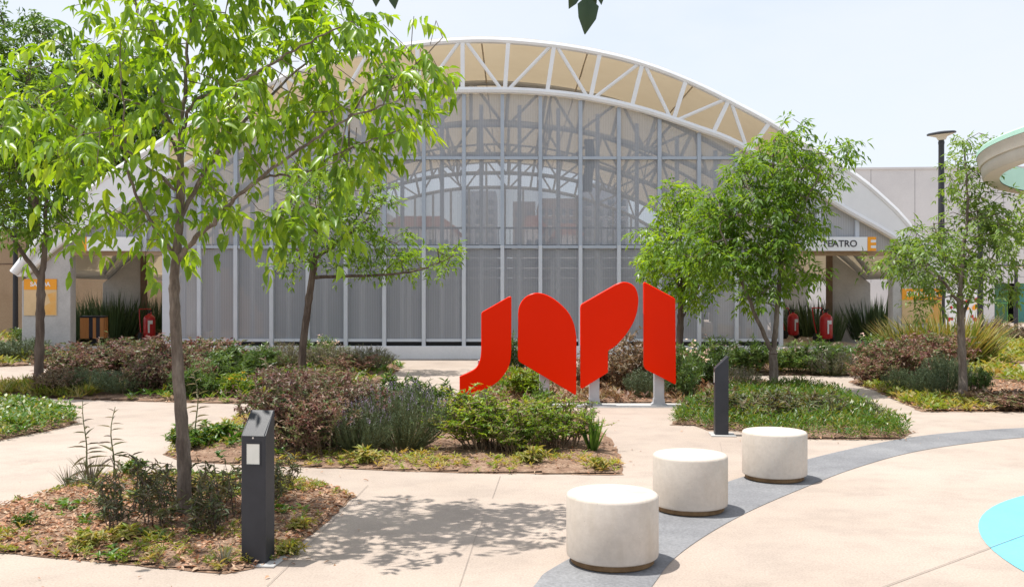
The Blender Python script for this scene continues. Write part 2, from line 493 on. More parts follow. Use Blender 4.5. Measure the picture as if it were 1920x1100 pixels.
# thin bright high cloud over most of the sky, clearer to the upper left
tcw = nt.nodes.new('ShaderNodeTexCoord'); mpw = nt.nodes.new('ShaderNodeMapping'); mpw.inputs['Scale'].default_value = (1, 1, 2.4)
nt.links.new(tcw.outputs['Generated'], mpw.inputs[0])
cl = noise(nt, mpw.outputs[0], 1.9, 7, .55)
clf = ramp(nt, cl, [(.30, (.58,) * 3), (.52, (.86,) * 3), (.7, (.97,) * 3)])
nt.links.new(mixc(nt, clf, sky.outputs[0], (3.8, 4.0, 4.3)), bg.inputs[0]); bg.inputs[1].default_value = .15
sl = bpy.data.lights.new('sun', 'SUN'); sl.energy = 3.9; sl.angle = math.radians(.6); sl.color = (1, .965, .91)
so = bpy.data.objects.new('sun', sl); C.objects.link(so)
so.rotation_euler = SUN.to_track_quat('Z', 'Y').to_euler(); so.location = (0, 0, 30)
cam = bpy.data.cameras.new('camera'); cam.lens = F / 1920 * 36; cam.sensor_width = 36; cam.clip_end = 3000; cam.clip_start = .05
co = bpy.data.objects.new('camera', cam); C.objects.link(co)
co.location = (0, 0, H); co.rotation_euler = (math.pi / 2, 0, 0); sc.camera = co
sc.view_settings.view_transform = 'Standard'; sc.view_settings.look = 'None'
sc.view_settings.exposure = .68; sc.view_settings.gamma = 1
sc.render.engine = 'CYCLES'
sc.cycles.max_bounces = 8; sc.cycles.transparent_max_bounces = 24; sc.cycles.transmission_bounces = 4
sc.cycles.diffuse_bounces = 4
sc.cycles.use_denoising = True


def catmull(pts, n=8):
    pts = [Vector(p) for p in pts]
    out = []
    for i in range(len(pts) - 1):
        p0, p1, p2, p3 = pts[max(i - 1, 0)], pts[i], pts[i + 1], pts[min(i + 2, len(pts) - 1)]
        for k in range(n):
            t = k / n
            out.append(.5 * ((2 * p1) + (p2 - p0) * t + (2 * p0 - 5 * p1 + 4 * p2 - p3) * t * t + (3 * p1 - p0 - 3 * p2 + p3) * t ** 3))
    out.append(pts[-1])
    return out


# ==================================================================== GROUND
b = MB(); b.quadface([(-400, -60, 0), (400, -60, 0), (400, 900, 0), (-400, 900, 0)])
tag(b.build('ground', M['pave']), 'pinkish beige concrete paving of the plaza and its paths', 'paving', kind='structure')

bo = catmull([G(880, 1260), G(1000, 1100), G(1052, 1056), G(1240, 958), G(1365, 903), G(1510, 862), G(1620, 836), G(1720, 818), G(1820, 808), G(1920, 802), G(2100, 796), G(2300, 793)], 10)
bi = catmull([G(1120, 1260), G(1222, 1100), G(1285, 1030), G(1400, 961), G(1530, 905), G(1605, 877), G(1700, 850), G(1800, 833), G(1920, 820), G(2050, 813), G(2160, 810), G(2330, 807)], 10)
b = MB()                        # the plaza's curved band
for k in range(len(bo) - 1):
    b.quadface([(q.x, q.y, .004) for q in (bo[k], bi[k], bi[k + 1], bo[k + 1])])
tag(b.build('curved_paving_band', M['band']), 'dark grey curved concrete band crossing the plaza', 'paving', kind='structure')
b = MB()
b.quadface([(5.823 + 2.752 * math.cos(a), 5.69 + 2.752 * math.sin(a), .004) for a in np.linspace(0, 2 * math.pi, 96, endpoint=False)])
tag(b.build('painted_circle', M['cyan']), 'bright cyan circle painted on the plaza paving', 'paving', kind='structure')


def joint(pts, wd=.006, z=.008):
    wd *= .6
    b = MB()
    for a, c in zip(pts[:-1], pts[1:]):
        t = (c - a).normalized(); u = Vector((-t.y, t.x, 0)) * wd / 2
        b.quadface([a - u + Vector((0, 0, z)), c - u + Vector((0, 0, z)), c + u + Vector((0, 0, z)), a + u + Vector((0, 0, z))])
    tag(b.build('paving_joint', M['joint']), 'thin saw cut joint across the plaza paving', 'paving', kind='structure')


joint([G(1560, 1140), G(1660, 1100), G(1920, 1004), G(2200, 905)], .009)
joint([G(855, 1120), G(890, 1012), G(905, 975)], .004)
joint([G(500, 1100), G(540, 1062), G(690, 910)], .006)
joint([G(1350, 830), G(1365, 905)], .004)
joint([G(923, 935), G(938, 893)], .005)
joint([G(-20, 868), G(130, 858)], .005)


# ------------------------------------------------------------------ planting beds
def inside(poly, X, Y):
    px, py = poly[:, 0], poly[:, 1]
    r = np.zeros(X.shape, bool)
    j = len(poly) - 1
    for i in range(len(poly)):
        c = ((py[i] > Y) != (py[j] > Y)) & (X < (px[j] - px[i]) * (Y - py[i]) / (py[j] - py[i] + 1e-12) + px[i])
        r ^= c
        j = i
    return r


def edge_dist(poly, X, Y):
    d = np.full(X.shape, 1e9)
    for i in range(len(poly)):
        a, c = poly[i - 1], poly[i]
        v = c - a
        t = np.clip(((X - a[0]) * v[0] + (Y - a[1]) * v[1]) / max(v @ v, 1e-9), 0, 1)
        d = np.minimum(d, np.hypot(X - a[0] - t * v[0], Y - a[1] - t * v[1]))
    return d


def lump(X, Y, s=1.0):
    return (np.sin(X * 5.1 * s + np.cos(Y * 3.3 * s)) * np.sin(Y * 4.3 * s + 1.7 * np.sin(X * 2.1 * s)) + .5 * np.sin(X * 13 * s + 2 * np.sin(Y * 9 * s)) * np.sin(Y * 11 * s)) * .5


def bed_height(poly, X, Y, rise):
    d = edge_dist(poly, X, Y)
    return .0052 + rise * np.clip(d / .35, 0, 1) ** .7 * (.7 + .35 * lump(X, Y))


BEDS = {}


def bed(key, pix, label, rise=.04, step=.06):
    g = [G(*p) for p in pix]
    poly = np.array([(q.x, q.y) for q in g])
    # uneven edge: soil and mulch spill a little over the paving
    pts = []
    for i in range(len(poly)):
        a, c = poly[i], poly[(i + 1) % len(poly)]
        n = max(2, int(np.linalg.norm(c - a) / .12))
        for k in range(n):
            q = a + (c - a) * k / n
            pts.append(q + RNG.normal(0, .012, 2))
    poly = np.array(pts)
    BEDS[key] = (poly, rise)
    b = MB()
    b.quadface([(q[0], q[1], .004) for q in (poly if _area(poly) > 0 else poly[::-1])])
    x0, y0 = poly.min(0); x1, y1 = poly.max(0)
    nx, ny = int((x1 - x0) / step) + 2, int((y1 - y0) / step) + 2
    gx, gy = np.meshgrid(x0 + np.arange(nx) * step, y0 + np.arange(ny) * step, indexing='ij')
    ok = inside(poly, gx, gy)
    h = bed_height(poly, gx, gy, rise)
    cell = ok[:-1, :-1] & ok[1:, :-1] & ok[1:, 1:] & ok[:-1, 1:]
    base = len(b.v)
    b.v += [tuple(v) for v in np.stack([gx, gy, h], -1).reshape(-1, 3)]
    for i, j in zip(*np.nonzero(cell)):
        a = base + i * ny + j
        b.f.append((a, a + ny, a + ny + 1, a + 1)); b.m.append(0)
    tag(b.build('bed_soil', M['soil'], smooth=True), label, 'planting bed', kind='structure')


def _area(p):
    x, y = p[:, 0], p[:, 1]
    return np.sum(x * np.roll(y, -1) - np.roll(x, -1) * y)


def in_bed(key, n, box=None):
    """n random points in the bed (optionally only where box(X,Y) holds) with their heights"""
    poly, rise = BEDS[key]
    x0, y0 = poly.min(0); x1, y1 = poly.max(0)
    P_ = np.zeros((0, 2))
    for _ in range(60):
        q = RNG.uniform((x0, y0), (x1, y1), (n * 3, 2))
        k = inside(poly, q[:, 0], q[:, 1])
        if box is not None: k &= box(q[:, 0], q[:, 1])
        P_ = np.concatenate([P_, q[k]])
        if len(P_) >= n: break
    P_ = P_[:n]
    return np.c_[P_, bed_height(poly, P_[:, 0], P_[:, 1], rise)]


def soil_z(x, y):
    for poly, rise in BEDS.values():
        X, Y = np.array([x]), np.array([y])
        if inside(poly, X, Y)[0]: return float(bed_height(poly, X, Y, rise)[0]) - .006
    return 0.0


bed('front', [(-260, 1005), (0, 1035), (250, 1061), (430, 1076), (525, 1052), (668, 930), (600, 905), (520, 895), (330, 888), (180, 893), (112, 914), (-60, 968), (-260, 990)],
    'mulched bed of soil around the nearest ash tree', .06)
bed('middle', [(306, 852), (340, 866), (470, 872), (800, 885), (1168, 891), (1160, 848), (1148, 826), (1118, 800), (1080, 772), (900, 752), (700, 745), (560, 748), (470, 772), (400, 800)],
    'mulched bed of soil under the shrubs before the red letters', .06)
bed('creeper', [(-300, 830), (0, 826), (120, 802), (145, 792), (120, 774), (40, 764), (-120, 760), (-300, 770)], 'small bed of soil under the green creeper by the path', .05)
bed('left', [(-300, 738), (0, 743), (200, 751), (440, 757), (560, 746), (720, 715), (752, 690), (745, 681), (600, 676), (300, 668), (95, 690), (70, 712), (-300, 712)],
    'long bed of soil planted with purple shrubs by the left path', .05, .12)
bed('farleft', [(-300, 690), (0, 688), (95, 684), (300, 664), (420, 655), (300, 640), (-300, 622)], 'bed of soil at the foot of the left pier', .05, .2)
bed('letters', [(905, 758), (1120, 756), (1300, 757), (1420, 745), (1440, 715), (1380, 706), (1200, 703), (940, 703), (890, 725)], 'bed of soil with brown shrubs behind the red letters', .05, .1)
bed('facade', [(1262, 702), (1480, 704), (1630, 705), (1690, 690), (1655, 662), (1500, 664), (1262, 668)], 'narrow bed of flowering shrubs along the theatre front', .05, .15)
bed('ground_cover', [(1255, 797), (1300, 798), (1325, 807), (1385, 808), (1400, 820), (1450, 822), (1560, 824), (1690, 824), (1712, 812), (1640, 778), (1570, 742), (1500, 728), (1370, 738), (1290, 765)],
    'bed of soil under the ground cover and forked tree', .06, .08)
bed('right', [(1590, 716), (1640, 732), (1728, 772), (1920, 772), (2300, 770), (2300, 700), (1990, 712), (1860, 690), (2000, 668), (2000, 646), (1800, 640), (1690, 650), (1660, 690)],
    'bed of soil with purple shrubs and phormium on the right', .05, .12)


# ------------------------------------------------------------------ litter, weeds, cover (nobody could count these)
def rdir(n, flat=1.0):
    d = RNG.normal(0, 1, (n, 3)); d[:, 2] *= flat
    return nrm(d)


def litter(key, n, size, label, frac=None):
    p = in_bed(key, n, frac)
    k = len(p)
    p[:, 2] += RNG.uniform(.0, .02, k)
    d = rdir(k, .25); nn = nrm(rdir(k, 1) * .6 + [0, 0, 1])
    L = RNG.uniform(.5, 1.3, k) * size
    me = leaves_mesh('leaf_litter', M['litter'], [(p, d, nn, L, L * RNG.uniform(.35, .6, k), T_LO if size < .03 else T_HI, RNG.uniform(0, 1, k))])
    tag(link('leaf_litter', me), label, 'leaf litter', kind='stuff')


litter('front', 7600, .040, 'dry brown leaves scattered under the nearest ash tree')
litter('middle', 5200, .034, 'dry brown mulch scattered under the shrubs in the middle bed')
litter('right', 4500, .06, 'brown leaf mulch on the right hand bed', lambda X, Y: Y < 18)
litter('ground_cover', 1200, .05, 'dry leaves lying between the ground cover')
litter('left', 3500, .06, 'dry leaves along the front of the purple shrub bed')
litter('letters', 1800, .06, 'dry brown leaves under the letters')
litter('facade', 900, .08, 'dry leaves under the flowering shrubs')


pv = []
for key, n in (('front', 130), ('middle', 90), ('ground_cover', 60), ('right', 40), ('left', 60)):
    poly = BEDS[key][0]
    q = poly[RNG.integers(0, len(poly), n)] + RNG.normal(0, .28, (n, 2))
    pv.append(q)
pv = np.concatenate(pv)
for poly, _ in BEDS.values(): pv = pv[~inside(poly, pv[:, 0], pv[:, 1])]
k = len(pv)
L = RNG.uniform(.012, .05, k)
tag(link('fallen_leaves', leaves_mesh('fallen_leaves', M['litter'], [(np.c_[pv, np.full(k, .012)], rdir(k, .1), nrm(rdir(k) * .3 + [0, 0, 1]), L, L * RNG.uniform(.3, .6, k), T_HI, RNG.uniform(0, 1, k))])),
    'few dry leaves and bark bits blown from the beds onto the paving', 'leaf litter', kind='stuff')


def tufts(name, key, mat, n, leaf, per, label, box=None, up=.9, width=.3, tm=T_HI, rise=.3, clump=0.0):
    """many small rosettes"""
    c = in_bed(key, n, box)
    if clump:
        cc = c[: max(3, n // 14)]
        c = cc[RNG.integers(0, len(cc), n)] + np.c_[RNG.normal(0, clump, (n, 2)), np.zeros(n)]
        poly, rs = BEDS[key]
        c = c[inside(poly, c[:, 0], c[:, 1])]
        c[:, 2] = bed_height(poly, c[:, 0], c[:, 1], rs)
    k = len(c)
    sz = RNG.uniform(.55, 1.35, k)
    p = np.repeat(c, per, 0); s = np.repeat(sz, per)
    m = len(p)
    d = rdir(m, .15); d[:, 2] = RNG.uniform(.15, up * 1.6, m); d = nrm(d)
    p = p + d * (RNG.uniform(0, rise, m) * leaf * s)[:, None] + np.c_[np.zeros((m, 2)), RNG.uniform(0, rise * 1.6, m) * leaf * s]
    nn = nrm(rdir(m) * .5 + [0, 0, 1])
    L = leaf * s * RNG.uniform(.6, 1.2, m)
    base = np.repeat(RNG.uniform(0, 1, k), per)
    me = leaves_mesh(name, M[mat], [(p, d, nn, L, L * width, tm, np.clip(base * .7 + RNG.uniform(0, .3, m), 0, 1))])
    tag(link(name, me), label, 'ground cover', kind='stuff')


tufts('low_weeds', 'front', 'weed', 620, .042, 9, 'low yellow green weeds on the nearest mulched bed', lambda X, Y: (Y < 6.6) | (Y > 7.9) | (X > -1.6), .8, .24, clump=.12)
tufts('low_weeds', 'front', 'cover', 150, .045, 9, 'low green weeds dotted over the nearest bed', None, .6, .42, clump=.09)
tufts('low_weeds', 'middle', 'weed', 520, .05, 9, 'low yellow green weeds fringing the middle shrub bed', lambda X, Y: (Y < 9.7) | (X < -3.2), .8, .26, clump=.15)
tufts('low_weeds', 'middle', 'cover', 260, .07, 10, 'leafy green weeds at the tip of the middle bed', lambda X, Y: (X < -2.6) & (Y > 9.2), .8, .45, clump=.2)
tufts('creeping_ground_cover', 'creeper', 'cover', 2600, .055, 8, 'bright green creeper spilling over the left path', None, .8, .55, T_LO, rise=1.3)
tufts('grass_strip', 'left', 'weed', 900, .14, 9, 'yellow green grass strip under the thin left tree', lambda X, Y: (X < -6.7) & (Y < 16.7), 1.2, .14, T_BL)
tufts('low_weeds', 'left', 'cover', 500, .12, 8, 'leafy weeds along the edge of the purple shrub bed', lambda X, Y: X > -6, .8, .35, T_LO)
tufts('low_weeds', 'farleft', 'weed', 700, .2, 9, 'yellow green weeds at the foot of the left pier', lambda X, Y: X < -6, 1., .3, T_LO)
tufts('fleshy_ground_cover', 'ground_cover', 'cover', 4200, .06, 8, 'fleshy green ground cover spreading under the forked tree', None, 1.1, .24, T_LO, rise=1.2)
tufts('low_weeds', 'letters', 'brownl', 900, .11, 8, 'brown green ground cover behind the letter posts', lambda X, Y: X < 3.8, 1., .35, T_LO)
tufts('low_weeds', 'facade', 'weed', 350, .14, 8, 'yellow green weeds at the edge of the flowering shrubs', None, .8, .3, T_LO)
tufts('low_weeds', 'right', 'weed', 380, .10, 8, 'yellow green weeds on the right hand mulched bed', lambda X, Y: (Y < 17.5) & (X < 6.6), .8, .32, T_LO, clump=.3)
tufts('low_weeds', 'right', 'brownl', 600, .11, 8, 'low brownish creeper at the front of the right bed', lambda X, Y: (Y < 15.2) & (X > 6.9), .7, .4, T_LO)
tufts('yellow_ground_cover', 'right', 'weed', 1600, .16, 8, 'yellow green ground cover beyond the phormium', lambda X, Y: (X > 9.2) & (Y > 17), .7, .3, T_LO)


# ==================================================================== TREES
def resample(pts, step):
    out = [pts[0]]
    for a, c in zip(pts[:-1], pts[1:]):
        n = max(1, int((c[0] - a[0]).length / step))
        for k in range(1, n + 1):
            t = k / n
            out.append((a[0].lerp(c[0], t), a[1] * (1 - t) + c[1] * t))
    return out


def tree(label, base, trunk, limbs, blobs, leaf, mats, group=None, fixleaf=True, n_attr=300, twig=.004, seed=1, carriers=5, per=1.2, droop=.5, lod=T_HI, step=.14,
         name='ash_tree', leaflets=7, rachis=.22, cat='tree', sides=8, up=.25, wide=.3, hang=.55, flare=1.5):
    """trunk, limbs: lists of (point, radius); blobs: (centre, radii, weight). Twigs grow from the limbs to points in the blobs"""
    rs = np.random.default_rng(seed)
    pos, par, fix = [], [], []

    def add(path, parent):
        for i, (p, r) in enumerate(path):
            if i == 0 and parent >= 0: continue
            pos.append(np.array(p)); par.append(parent); fix.append(r); parent = len(pos) - 1
        return parent

    def wob(path, amt):
        q = catmull([p for p, _ in path], 6)
        rr = np.interp(np.linspace(0, len(path) - 1, len(q)), range(len(path)), [r for _, r in path])
        return [(p + Vector(rs.normal(0, amt * .5, 3)), float(r)) for p, r in zip(q, rr)]

    add(wob(trunk, .004), -1)
    n_tr = len(pos)
    kn = rs.uniform(0, 1, n_tr)
    for i in range(1, n_tr): fix[i] *= 1 + rs.normal(0, .025) + (.16 if kn[i] > .88 else 0)
    for L in limbs:
        d = [np.linalg.norm(np.array(L[0][0]) - q) for q in pos]
        k = int(np.argmin(d))
        add([(Vector(pos[k]), L[0][1])] + wob(L, .012)[1:], k)
    first = max(2, n_tr // 2)
    # attractors
    wts = np.array([b_[2] for b_ in blobs], float); wts /= wts.sum()
    att = []
    for (c, r, _), n in zip(blobs, (wts * n_attr).astype(int) + 1):
        d = nrm(rs.normal(0, 1, (n, 3)))
        rad = rs.uniform(.25, 1, (n, 1)) ** .6
        att.append(np.array(c) + d * rad * np.array(r))
    att = np.concatenate(att)
    allp = np.array(pos)
    dist = np.array([np.min(np.linalg.norm(allp[first:] - a, axis=1)) for a in att])
    tips = []
    Pn = np.zeros((len(pos) + len(att) * 26, 3)); Pn[:len(pos)] = allp
    cnt = len(pos)
    pen = np.zeros(len(Pn))
    pen[:first] = 1e6
    for a in att[np.argsort(dist)]:
        dd = np.linalg.norm(Pn[:cnt] - a, axis=1) + pen[:cnt] + .35 * np.maximum(0, Pn[:cnt, 2] - a[2] - .15)
        k = int(np.argmin(dd))
        p0 = Pn[k]; L = np.linalg.norm(a - p0)
        if L < .03: continue
        n = int(min(24, max(1, L / step)))
        mid = (p0 + a) / 2 + np.array([0, 0, up * L * .5]) + rs.normal(0, .07 * L, 3)
        parent = k
        for i in range(1, n + 1):
            t = i / n
            q = (1 - t) ** 2 * p0 + 2 * t * (1 - t) * mid + t * t * a
            Pn[cnt] = q; pen[cnt] = pen[k] + .02
            pos.append(q); par.append(parent); fix.append(None); parent = cnt; cnt += 1
        tips.append(parent)
    n = len(pos)
    kids = [[] for _ in range(n)]
    for i, p in enumerate(par):
        if p >= 0: kids[p].append(i)
    rad = [0.0] * n; depth = [0] * n
    for i in reversed(range(n)):
        rad[i] = twig if not kids[i] else max(twig, sum(rad[k] ** 2.3 for k in kids[i]) ** (1 / 2.3))
        depth[i] = 0 if not kids[i] else 1 + min(depth[k] for k in kids[i])
        if fix[i]: rad[i] = fix[i]
    for i in range(n):
        if par[i] >= 0 and not fix[i]: rad[i] = min(rad[i], rad[par[i]] * .85)
    b_ = MB()
    done = [False] * n
    for i in range(n):
        if done[i] and i: continue
        # chain starting at the parent of i
        ch = [par[i], i] if par[i] >= 0 else [i]
        done[i] = True
        j = i
        while kids[j]:
            j = max(kids[j], key=lambda k: (fix[k] is not None and fix[j] is not None, rad[k]))
            ch.append(j); done[j] = True
        rr = [rad[k] for k in ch]
        if par[i] >= 0: rr[0] = rr[1]
        elif flare:
            for q in range(min(5, len(rr))): rr[q] *= 1 + (flare - 1) * (1 - q / 5) ** 2 * .6
        b_.tube([Vector(pos[k]) for k in ch], rr, sides if max(rr) > .02 else (5 if max(rr) > .008 else 4), caps=False)
    root = thing(name, label, cat, base, group=group)
    b_.build('trunk', M[mats[0]], root, True, True)
    # compound leaves
    Ps, Ds = [], []
    for i in range(n):
        if rad[i] < twig * 2.6 and depth[i] <= carriers and par[i] >= 0 and not (fix[i] and (depth[i] > 2 or not fixleaf)):
            for _ in range(rs.poisson(per)):
                d = np.array(pos[i]) - np.array(pos[par[i]])
                Ps.append(pos[i]); Ds.append(d / (np.linalg.norm(d) + 1e-9))
    Ps, Ds = np.array(Ps), np.array(Ds)
    k = len(Ps)
    R = nrm(Ds * .55 + nrm(rs.normal(0, 1, (k, 3))) * .95 + [0, 0, .12])
    Ln = rachis * rs.uniform(.6, 1.25, k)
    side = nrm(np.cross(R, rs.normal(0, .35, (k, 3)) + [0, 0, 1]))
    pair = (leaflets - 1) // 2
    P2, D2, N2, L2, W2, C2 = [], [], [], [], [], []
    base_c = rs.uniform(0, 1, k)
    for q in range(leaflets):
        last = q == leaflets - 1
        s = 1.0 if last else .38 + .55 * (q // 2) / max(pair - 1, 1)
        sg = 0 if last else (1 if q % 2 else -1)
        at = Ps + R * (Ln * s)[:, None] - np.array([0, 0, 1]) * (droop * Ln * s * s)[:, None]
        dr = R * (.8 if last else .5) + side * (.75 * sg) + np.array([0, 0, -1]) * (hang * rs.uniform(.4, 1.5, k))[:, None] + rs.normal(0, .16, (k, 3))
        nn = np.array([0, 0, 1]) + R * .45 + rs.normal(0, .3, (k, 3))
        l = leaf * rs.uniform(.5, 1.25, k) * (1.1 if last else 1)
        P2.append(at); D2.append(dr); N2.append(nn); L2.append(l); W2.append(l * wide * rs.uniform(.8, 1.2, k)); C2.append(np.clip(base_c * .65 + rs.uniform(0, .35, k), 0, 1))
    cat_ = np.concatenate
    me = leaves_mesh('crown', M[mats[1]], [(cat_(P2), cat_(D2), cat_(N2), cat_(L2), cat_(W2), lod, cat_(C2))])
    link('crown', me, root, True)
    return root


def pxp(y, pts, r0, r1, jit=0, rs=None, dy=0):
    """polyline given by where it is seen in the photograph, its far end dy deeper"""
    n = len(pts)
    return [(P(px, py, y + dy * i / max(n - 1, 1)), r0 + (r1 - r0) * i / max(n - 1, 1)) for i, (px, py) in enumerate(pts)]


def pblobs(y, lst, depth):
    out = []
    for (px, py, rx, ry, *e) in lst:
        dy = e[0] if e else 0
        s = (y + dy) / F
        out.append((P(px, py, y + dy), (rx * s, depth, ry * s), rx * ry))
    return out


# nearest tree
y1 = 7.07
tree('nearest bright green ash tree with a slim grey trunk, standing behind the near bollard light', G(345, 975),
     [(G(345, 975) + Vector((0, 0, -.03)), .058)] + pxp(y1, [(346, 900), (342, 800), (334, 700), (329, 600), (327, 530), (331, 470), (337, 400), (338, 320), (340, 262)], .050, .022),
     [pxp(y1, [(332, 492), (362, 452), (400, 418), (440, 372), (500, 325), (590, 260), (650, 224), (720, 196)], .022, .006, dy=-.5),
      pxp(y1, [(336, 410), (398, 300), (470, 215), (540, 150), (640, 60)], .020, .006, dy=.5),
      pxp(y1, [(340, 262), (366, 188), (440, 160), (500, 125), (580, 80), (660, 40)], .015, .005, dy=-.6),
      pxp(y1, [(340, 262), (346, 180), (352, 80), (366, -50)], .020, .006, dy=.2),
      pxp(y1, [(328, 486), (300, 442), (268, 390), (240, 320), (232, 220), (225, 120)], .017, .005, dy=-.5),
      pxp(y1, [(340, 262), (318, 230), (290, 130), (262, 40), (250, -60)], .018, .005, dy=.4),
      pxp(y1, [(338, 300), (290, 210), (215, 180), (140, 130)], .013, .005, dy=.5),
      pxp(y1, [(336, 360), (250, 290), (170, 250), (95, 220)], .013, .005, dy=-.4),
      pxp(y1, [(500, 325), (560, 330), (630, 290), (700, 262), (760, 240)], .010, .004, dy=-.3),
      pxp(y1, [(650, 224), (700, 165), (770, 130), (830, 70)], .009, .004, dy=.2)],
     pblobs(y1, [(130, 200, 95, 105), (225, 70, 120, 90, .3), (345, 110, 130, 130), (345, -60, 170, 80), (500, 60, 130, 100, .3), (440, 250, 120, 100, -.4), (580, 150, 110, 100),
                 (640, 285, 95, 80, -.3), (700, 90, 90, 70), (810, 70, 40, 80), (740, 200, 60, 75), (225, 320, 105, 85, -.3), (265, 425, 90, 45), (450, 385, 75, 50), (560, 395, 80, 55, -.4),
                 (110, 300, 60, 50), (640, 20, 90, 60), (800, 150, 35, 50), (160, 400, 30, 30), (520, -60, 150, 60), (350, 330, 80, 70, .5), (185, 430, 45, 40), (270, 465, 55, 30), (520, 430, 50, 30), (60, 250, 60, 50), (640, 190, 90, 70), (420, 170, 110, 80)], .75),
     .112, ('bark', 'ash'), n_attr=380, twig=.003, seed=5, carriers=6, per=1.9, droop=.6, up=.2, wide=.40, hang=.95, rachis=.23)

# thin tree on the left edge
y2 = 16.0
tree('slim tree forking low at the left edge, in front of the exit pier', G(72, 737),
     [(G(72, 737), .085)] + pxp(y2, [(73, 690), (75, 620), (76, 560), (77, 522)], .075, .06),
     [pxp(y2, [(77, 522), (50, 485), (20, 440), (0, 410), (-40, 330)], .045, .012, dy=-.4),
      pxp(y2, [(77, 522), (84, 470), (86, 400), (86, 300), (90, 200)], .055, .014),
      pxp(y2, [(86, 420), (130, 370), (170, 300)], .022, .008, dy=.6), pxp(y2, [(86, 360), (40, 300), (10, 220)], .022, .008, dy=.3)],
     pblobs(y2, [(20, 320, 90, 90), (90, 230, 90, 80), (30, 410, 60, 50, -.5), (110, 350, 60, 60), (-60, 260, 90, 110), (95, 420, 30, 30), (140, 240, 60, 60), (30, 170, 80, 60)], .9),
     .13, ('barkd', 'ash2'), n_attr=300, twig=.006, seed=8, carriers=5, per=4.2, lod=T_LO, step=.2, rachis=.26, leaflets=7)

# small spreading tree in the middle
y3 = 20.3
tree('small spreading tree with a leaning brown trunk in front of the grey screens', G(567, 698),
     [(G(567, 698), .10)] + pxp(y3, [(567, 660), (574, 600), (582, 540), (590, 490)], .085, .07),
     [pxp(y3, [(590, 490), (596, 440), (600, 390), (598, 340)], .05, .015), pxp(y3, [(590, 520), (640, 518), (720, 515), (790, 505), (850, 480)], .04, .01, dy=-.6),
      pxp(y3, [(590, 500), (560, 470), (530, 440)], .03, .01, dy=.5), pxp(y3, [(592, 485), (640, 450), (690, 410), (720, 380)], .04, .012, dy=.5), pxp(y3, [(596, 440), (560, 390), (540, 350)], .025, .01)],
     pblobs(y3, [(560, 470, 50, 40), (600, 360, 80, 70), (660, 430, 85, 55), (730, 470, 60, 40), (790, 488, 55, 28), (840, 470, 28, 20), (700, 370, 45, 40), (530, 500, 26, 20), (650, 500, 50, 16)], .9),
     .14, ('barkd', 'ash2'), n_attr=210, twig=.007, seed=12, carriers=5, per=3.4, lod=T_LO, step=.24, rachis=.26)

# forked tree on the right
y4 = 16.2
tree('forked young tree with a dense drooping crown over the green ground cover', G(1450, 735),
     [(G(1450, 738), .085)] + pxp(y4, [(1451, 710), (1450, 680), (1449, 662)], .075, .07),
     [pxp(y4, [(1449, 662), (1425, 610), (1400, 550), (1380, 500), (1350, 430)], .042, .014, dy=-.4), pxp(y4, [(1449, 662), (1456, 600), (1462, 520), (1460, 430), (1450, 340), (1452, 260)], .05, .012, dy=.2),
      pxp(y4, [(1462, 480), (1500, 400), (1540, 320)], .025, .008, dy=-.5), pxp(y4, [(1460, 440), (1420, 370), (1390, 300)], .022, .008, dy=.4), pxp(y4, [(1462, 500), (1500, 460), (1530, 430)], .02, .008, dy=.4)],
     pblobs(y4, [(1440, 320, 85, 60), (1470, 260, 40, 35), (1530, 325, 45, 55), (1572, 278, 26, 18), (1410, 400, 90, 60), (1485, 400, 50, 55), (1450, 470, 60, 45), (1380, 480, 70, 50), (1340, 400, 55, 50), (1310, 460, 50, 45),
                 (1490, 515, 45, 30), (1420, 540, 50, 30)], .85),
     .14, ('bark', 'ash2'), group=None, n_attr=380, twig=.0055, seed=21, carriers=5, per=3.9, lod=T_LO, step=.2, rachis=.26, hang=.7, wide=.27)

# tree behind the letter I
y5 = 20.8
tree('smaller light green tree standing close behind the last red letter', G(1274, 696),
     [(G(1274, 697), .09)] + pxp(y5, [(1274, 650), (1276, 600), (1276, 560), (1274, 520)], .075, .05),
     [pxp(y5, [(1274, 540), (1250, 490), (1230, 440)], .03, .01, dy=.4), pxp(y5, [(1276, 560), (1300, 500), (1320, 440)], .03, .01, dy=-.4), pxp(y5, [(1274, 520), (1276, 440), (1280, 380)], .035, .01),
      pxp(y5, [(1278, 600), (1300, 560), (1316, 520)], .02, .008)],
     pblobs(y5, [(1270, 370, 40, 35), (1300, 420, 60, 50), (1230, 450, 45, 45), (1270, 500, 75, 45), (1215, 490, 28, 22), (1330, 500, 45, 45), (1300, 550, 50, 25)], 1.0),
     .14, ('barkd', 'ash'), n_attr=230, twig=.007, seed=31, carriers=5, per=3.8, lod=T_LO, step=.24, rachis=.26)

# tree on the right bed
y6 = 14.9
tree('airy tree with pale trunk and grey green leaves on the right bed beside the lamp', G(1805, 752),
     [(G(1805, 754), .075)] + pxp(y6, [(1805, 700), (1803, 640), (1801, 590), (1800, 556)], .062, .05),
     [pxp(y6, [(1800, 556), (1806, 480), (1814, 400), (1812, 330), (1806, 260)], .036, .008), pxp(y6, [(1800, 570), (1770, 530), (1735, 490), (1690, 470)], .028, .008, dy=-.4),
      pxp(y6, [(1803, 600), (1822, 550), (1850, 500), (1880, 450)], .028, .008, dy=.3), pxp(y6, [(1803, 520), (1770, 470), (1750, 420)], .02, .008, dy=.4)],
     pblobs(y6, [(1820, 285, 34, 40), (1822, 350, 38, 45), (1820, 430, 60, 50), (1745, 450, 50, 38), (1700, 480, 60, 32), (1660, 492, 30, 14), (1770, 510, 70, 38), (1850, 480, 50, 45), (1880, 400, 40, 50), (1760, 560, 40, 20), (1870, 540, 30, 18)], .8),
     .105, ('bark', 'ash3'), n_attr=300, twig=.005, seed=41, carriers=5, per=3.3, lod=T_LO, step=.2, rachis=.24, wide=.31)
y7 = 17.5
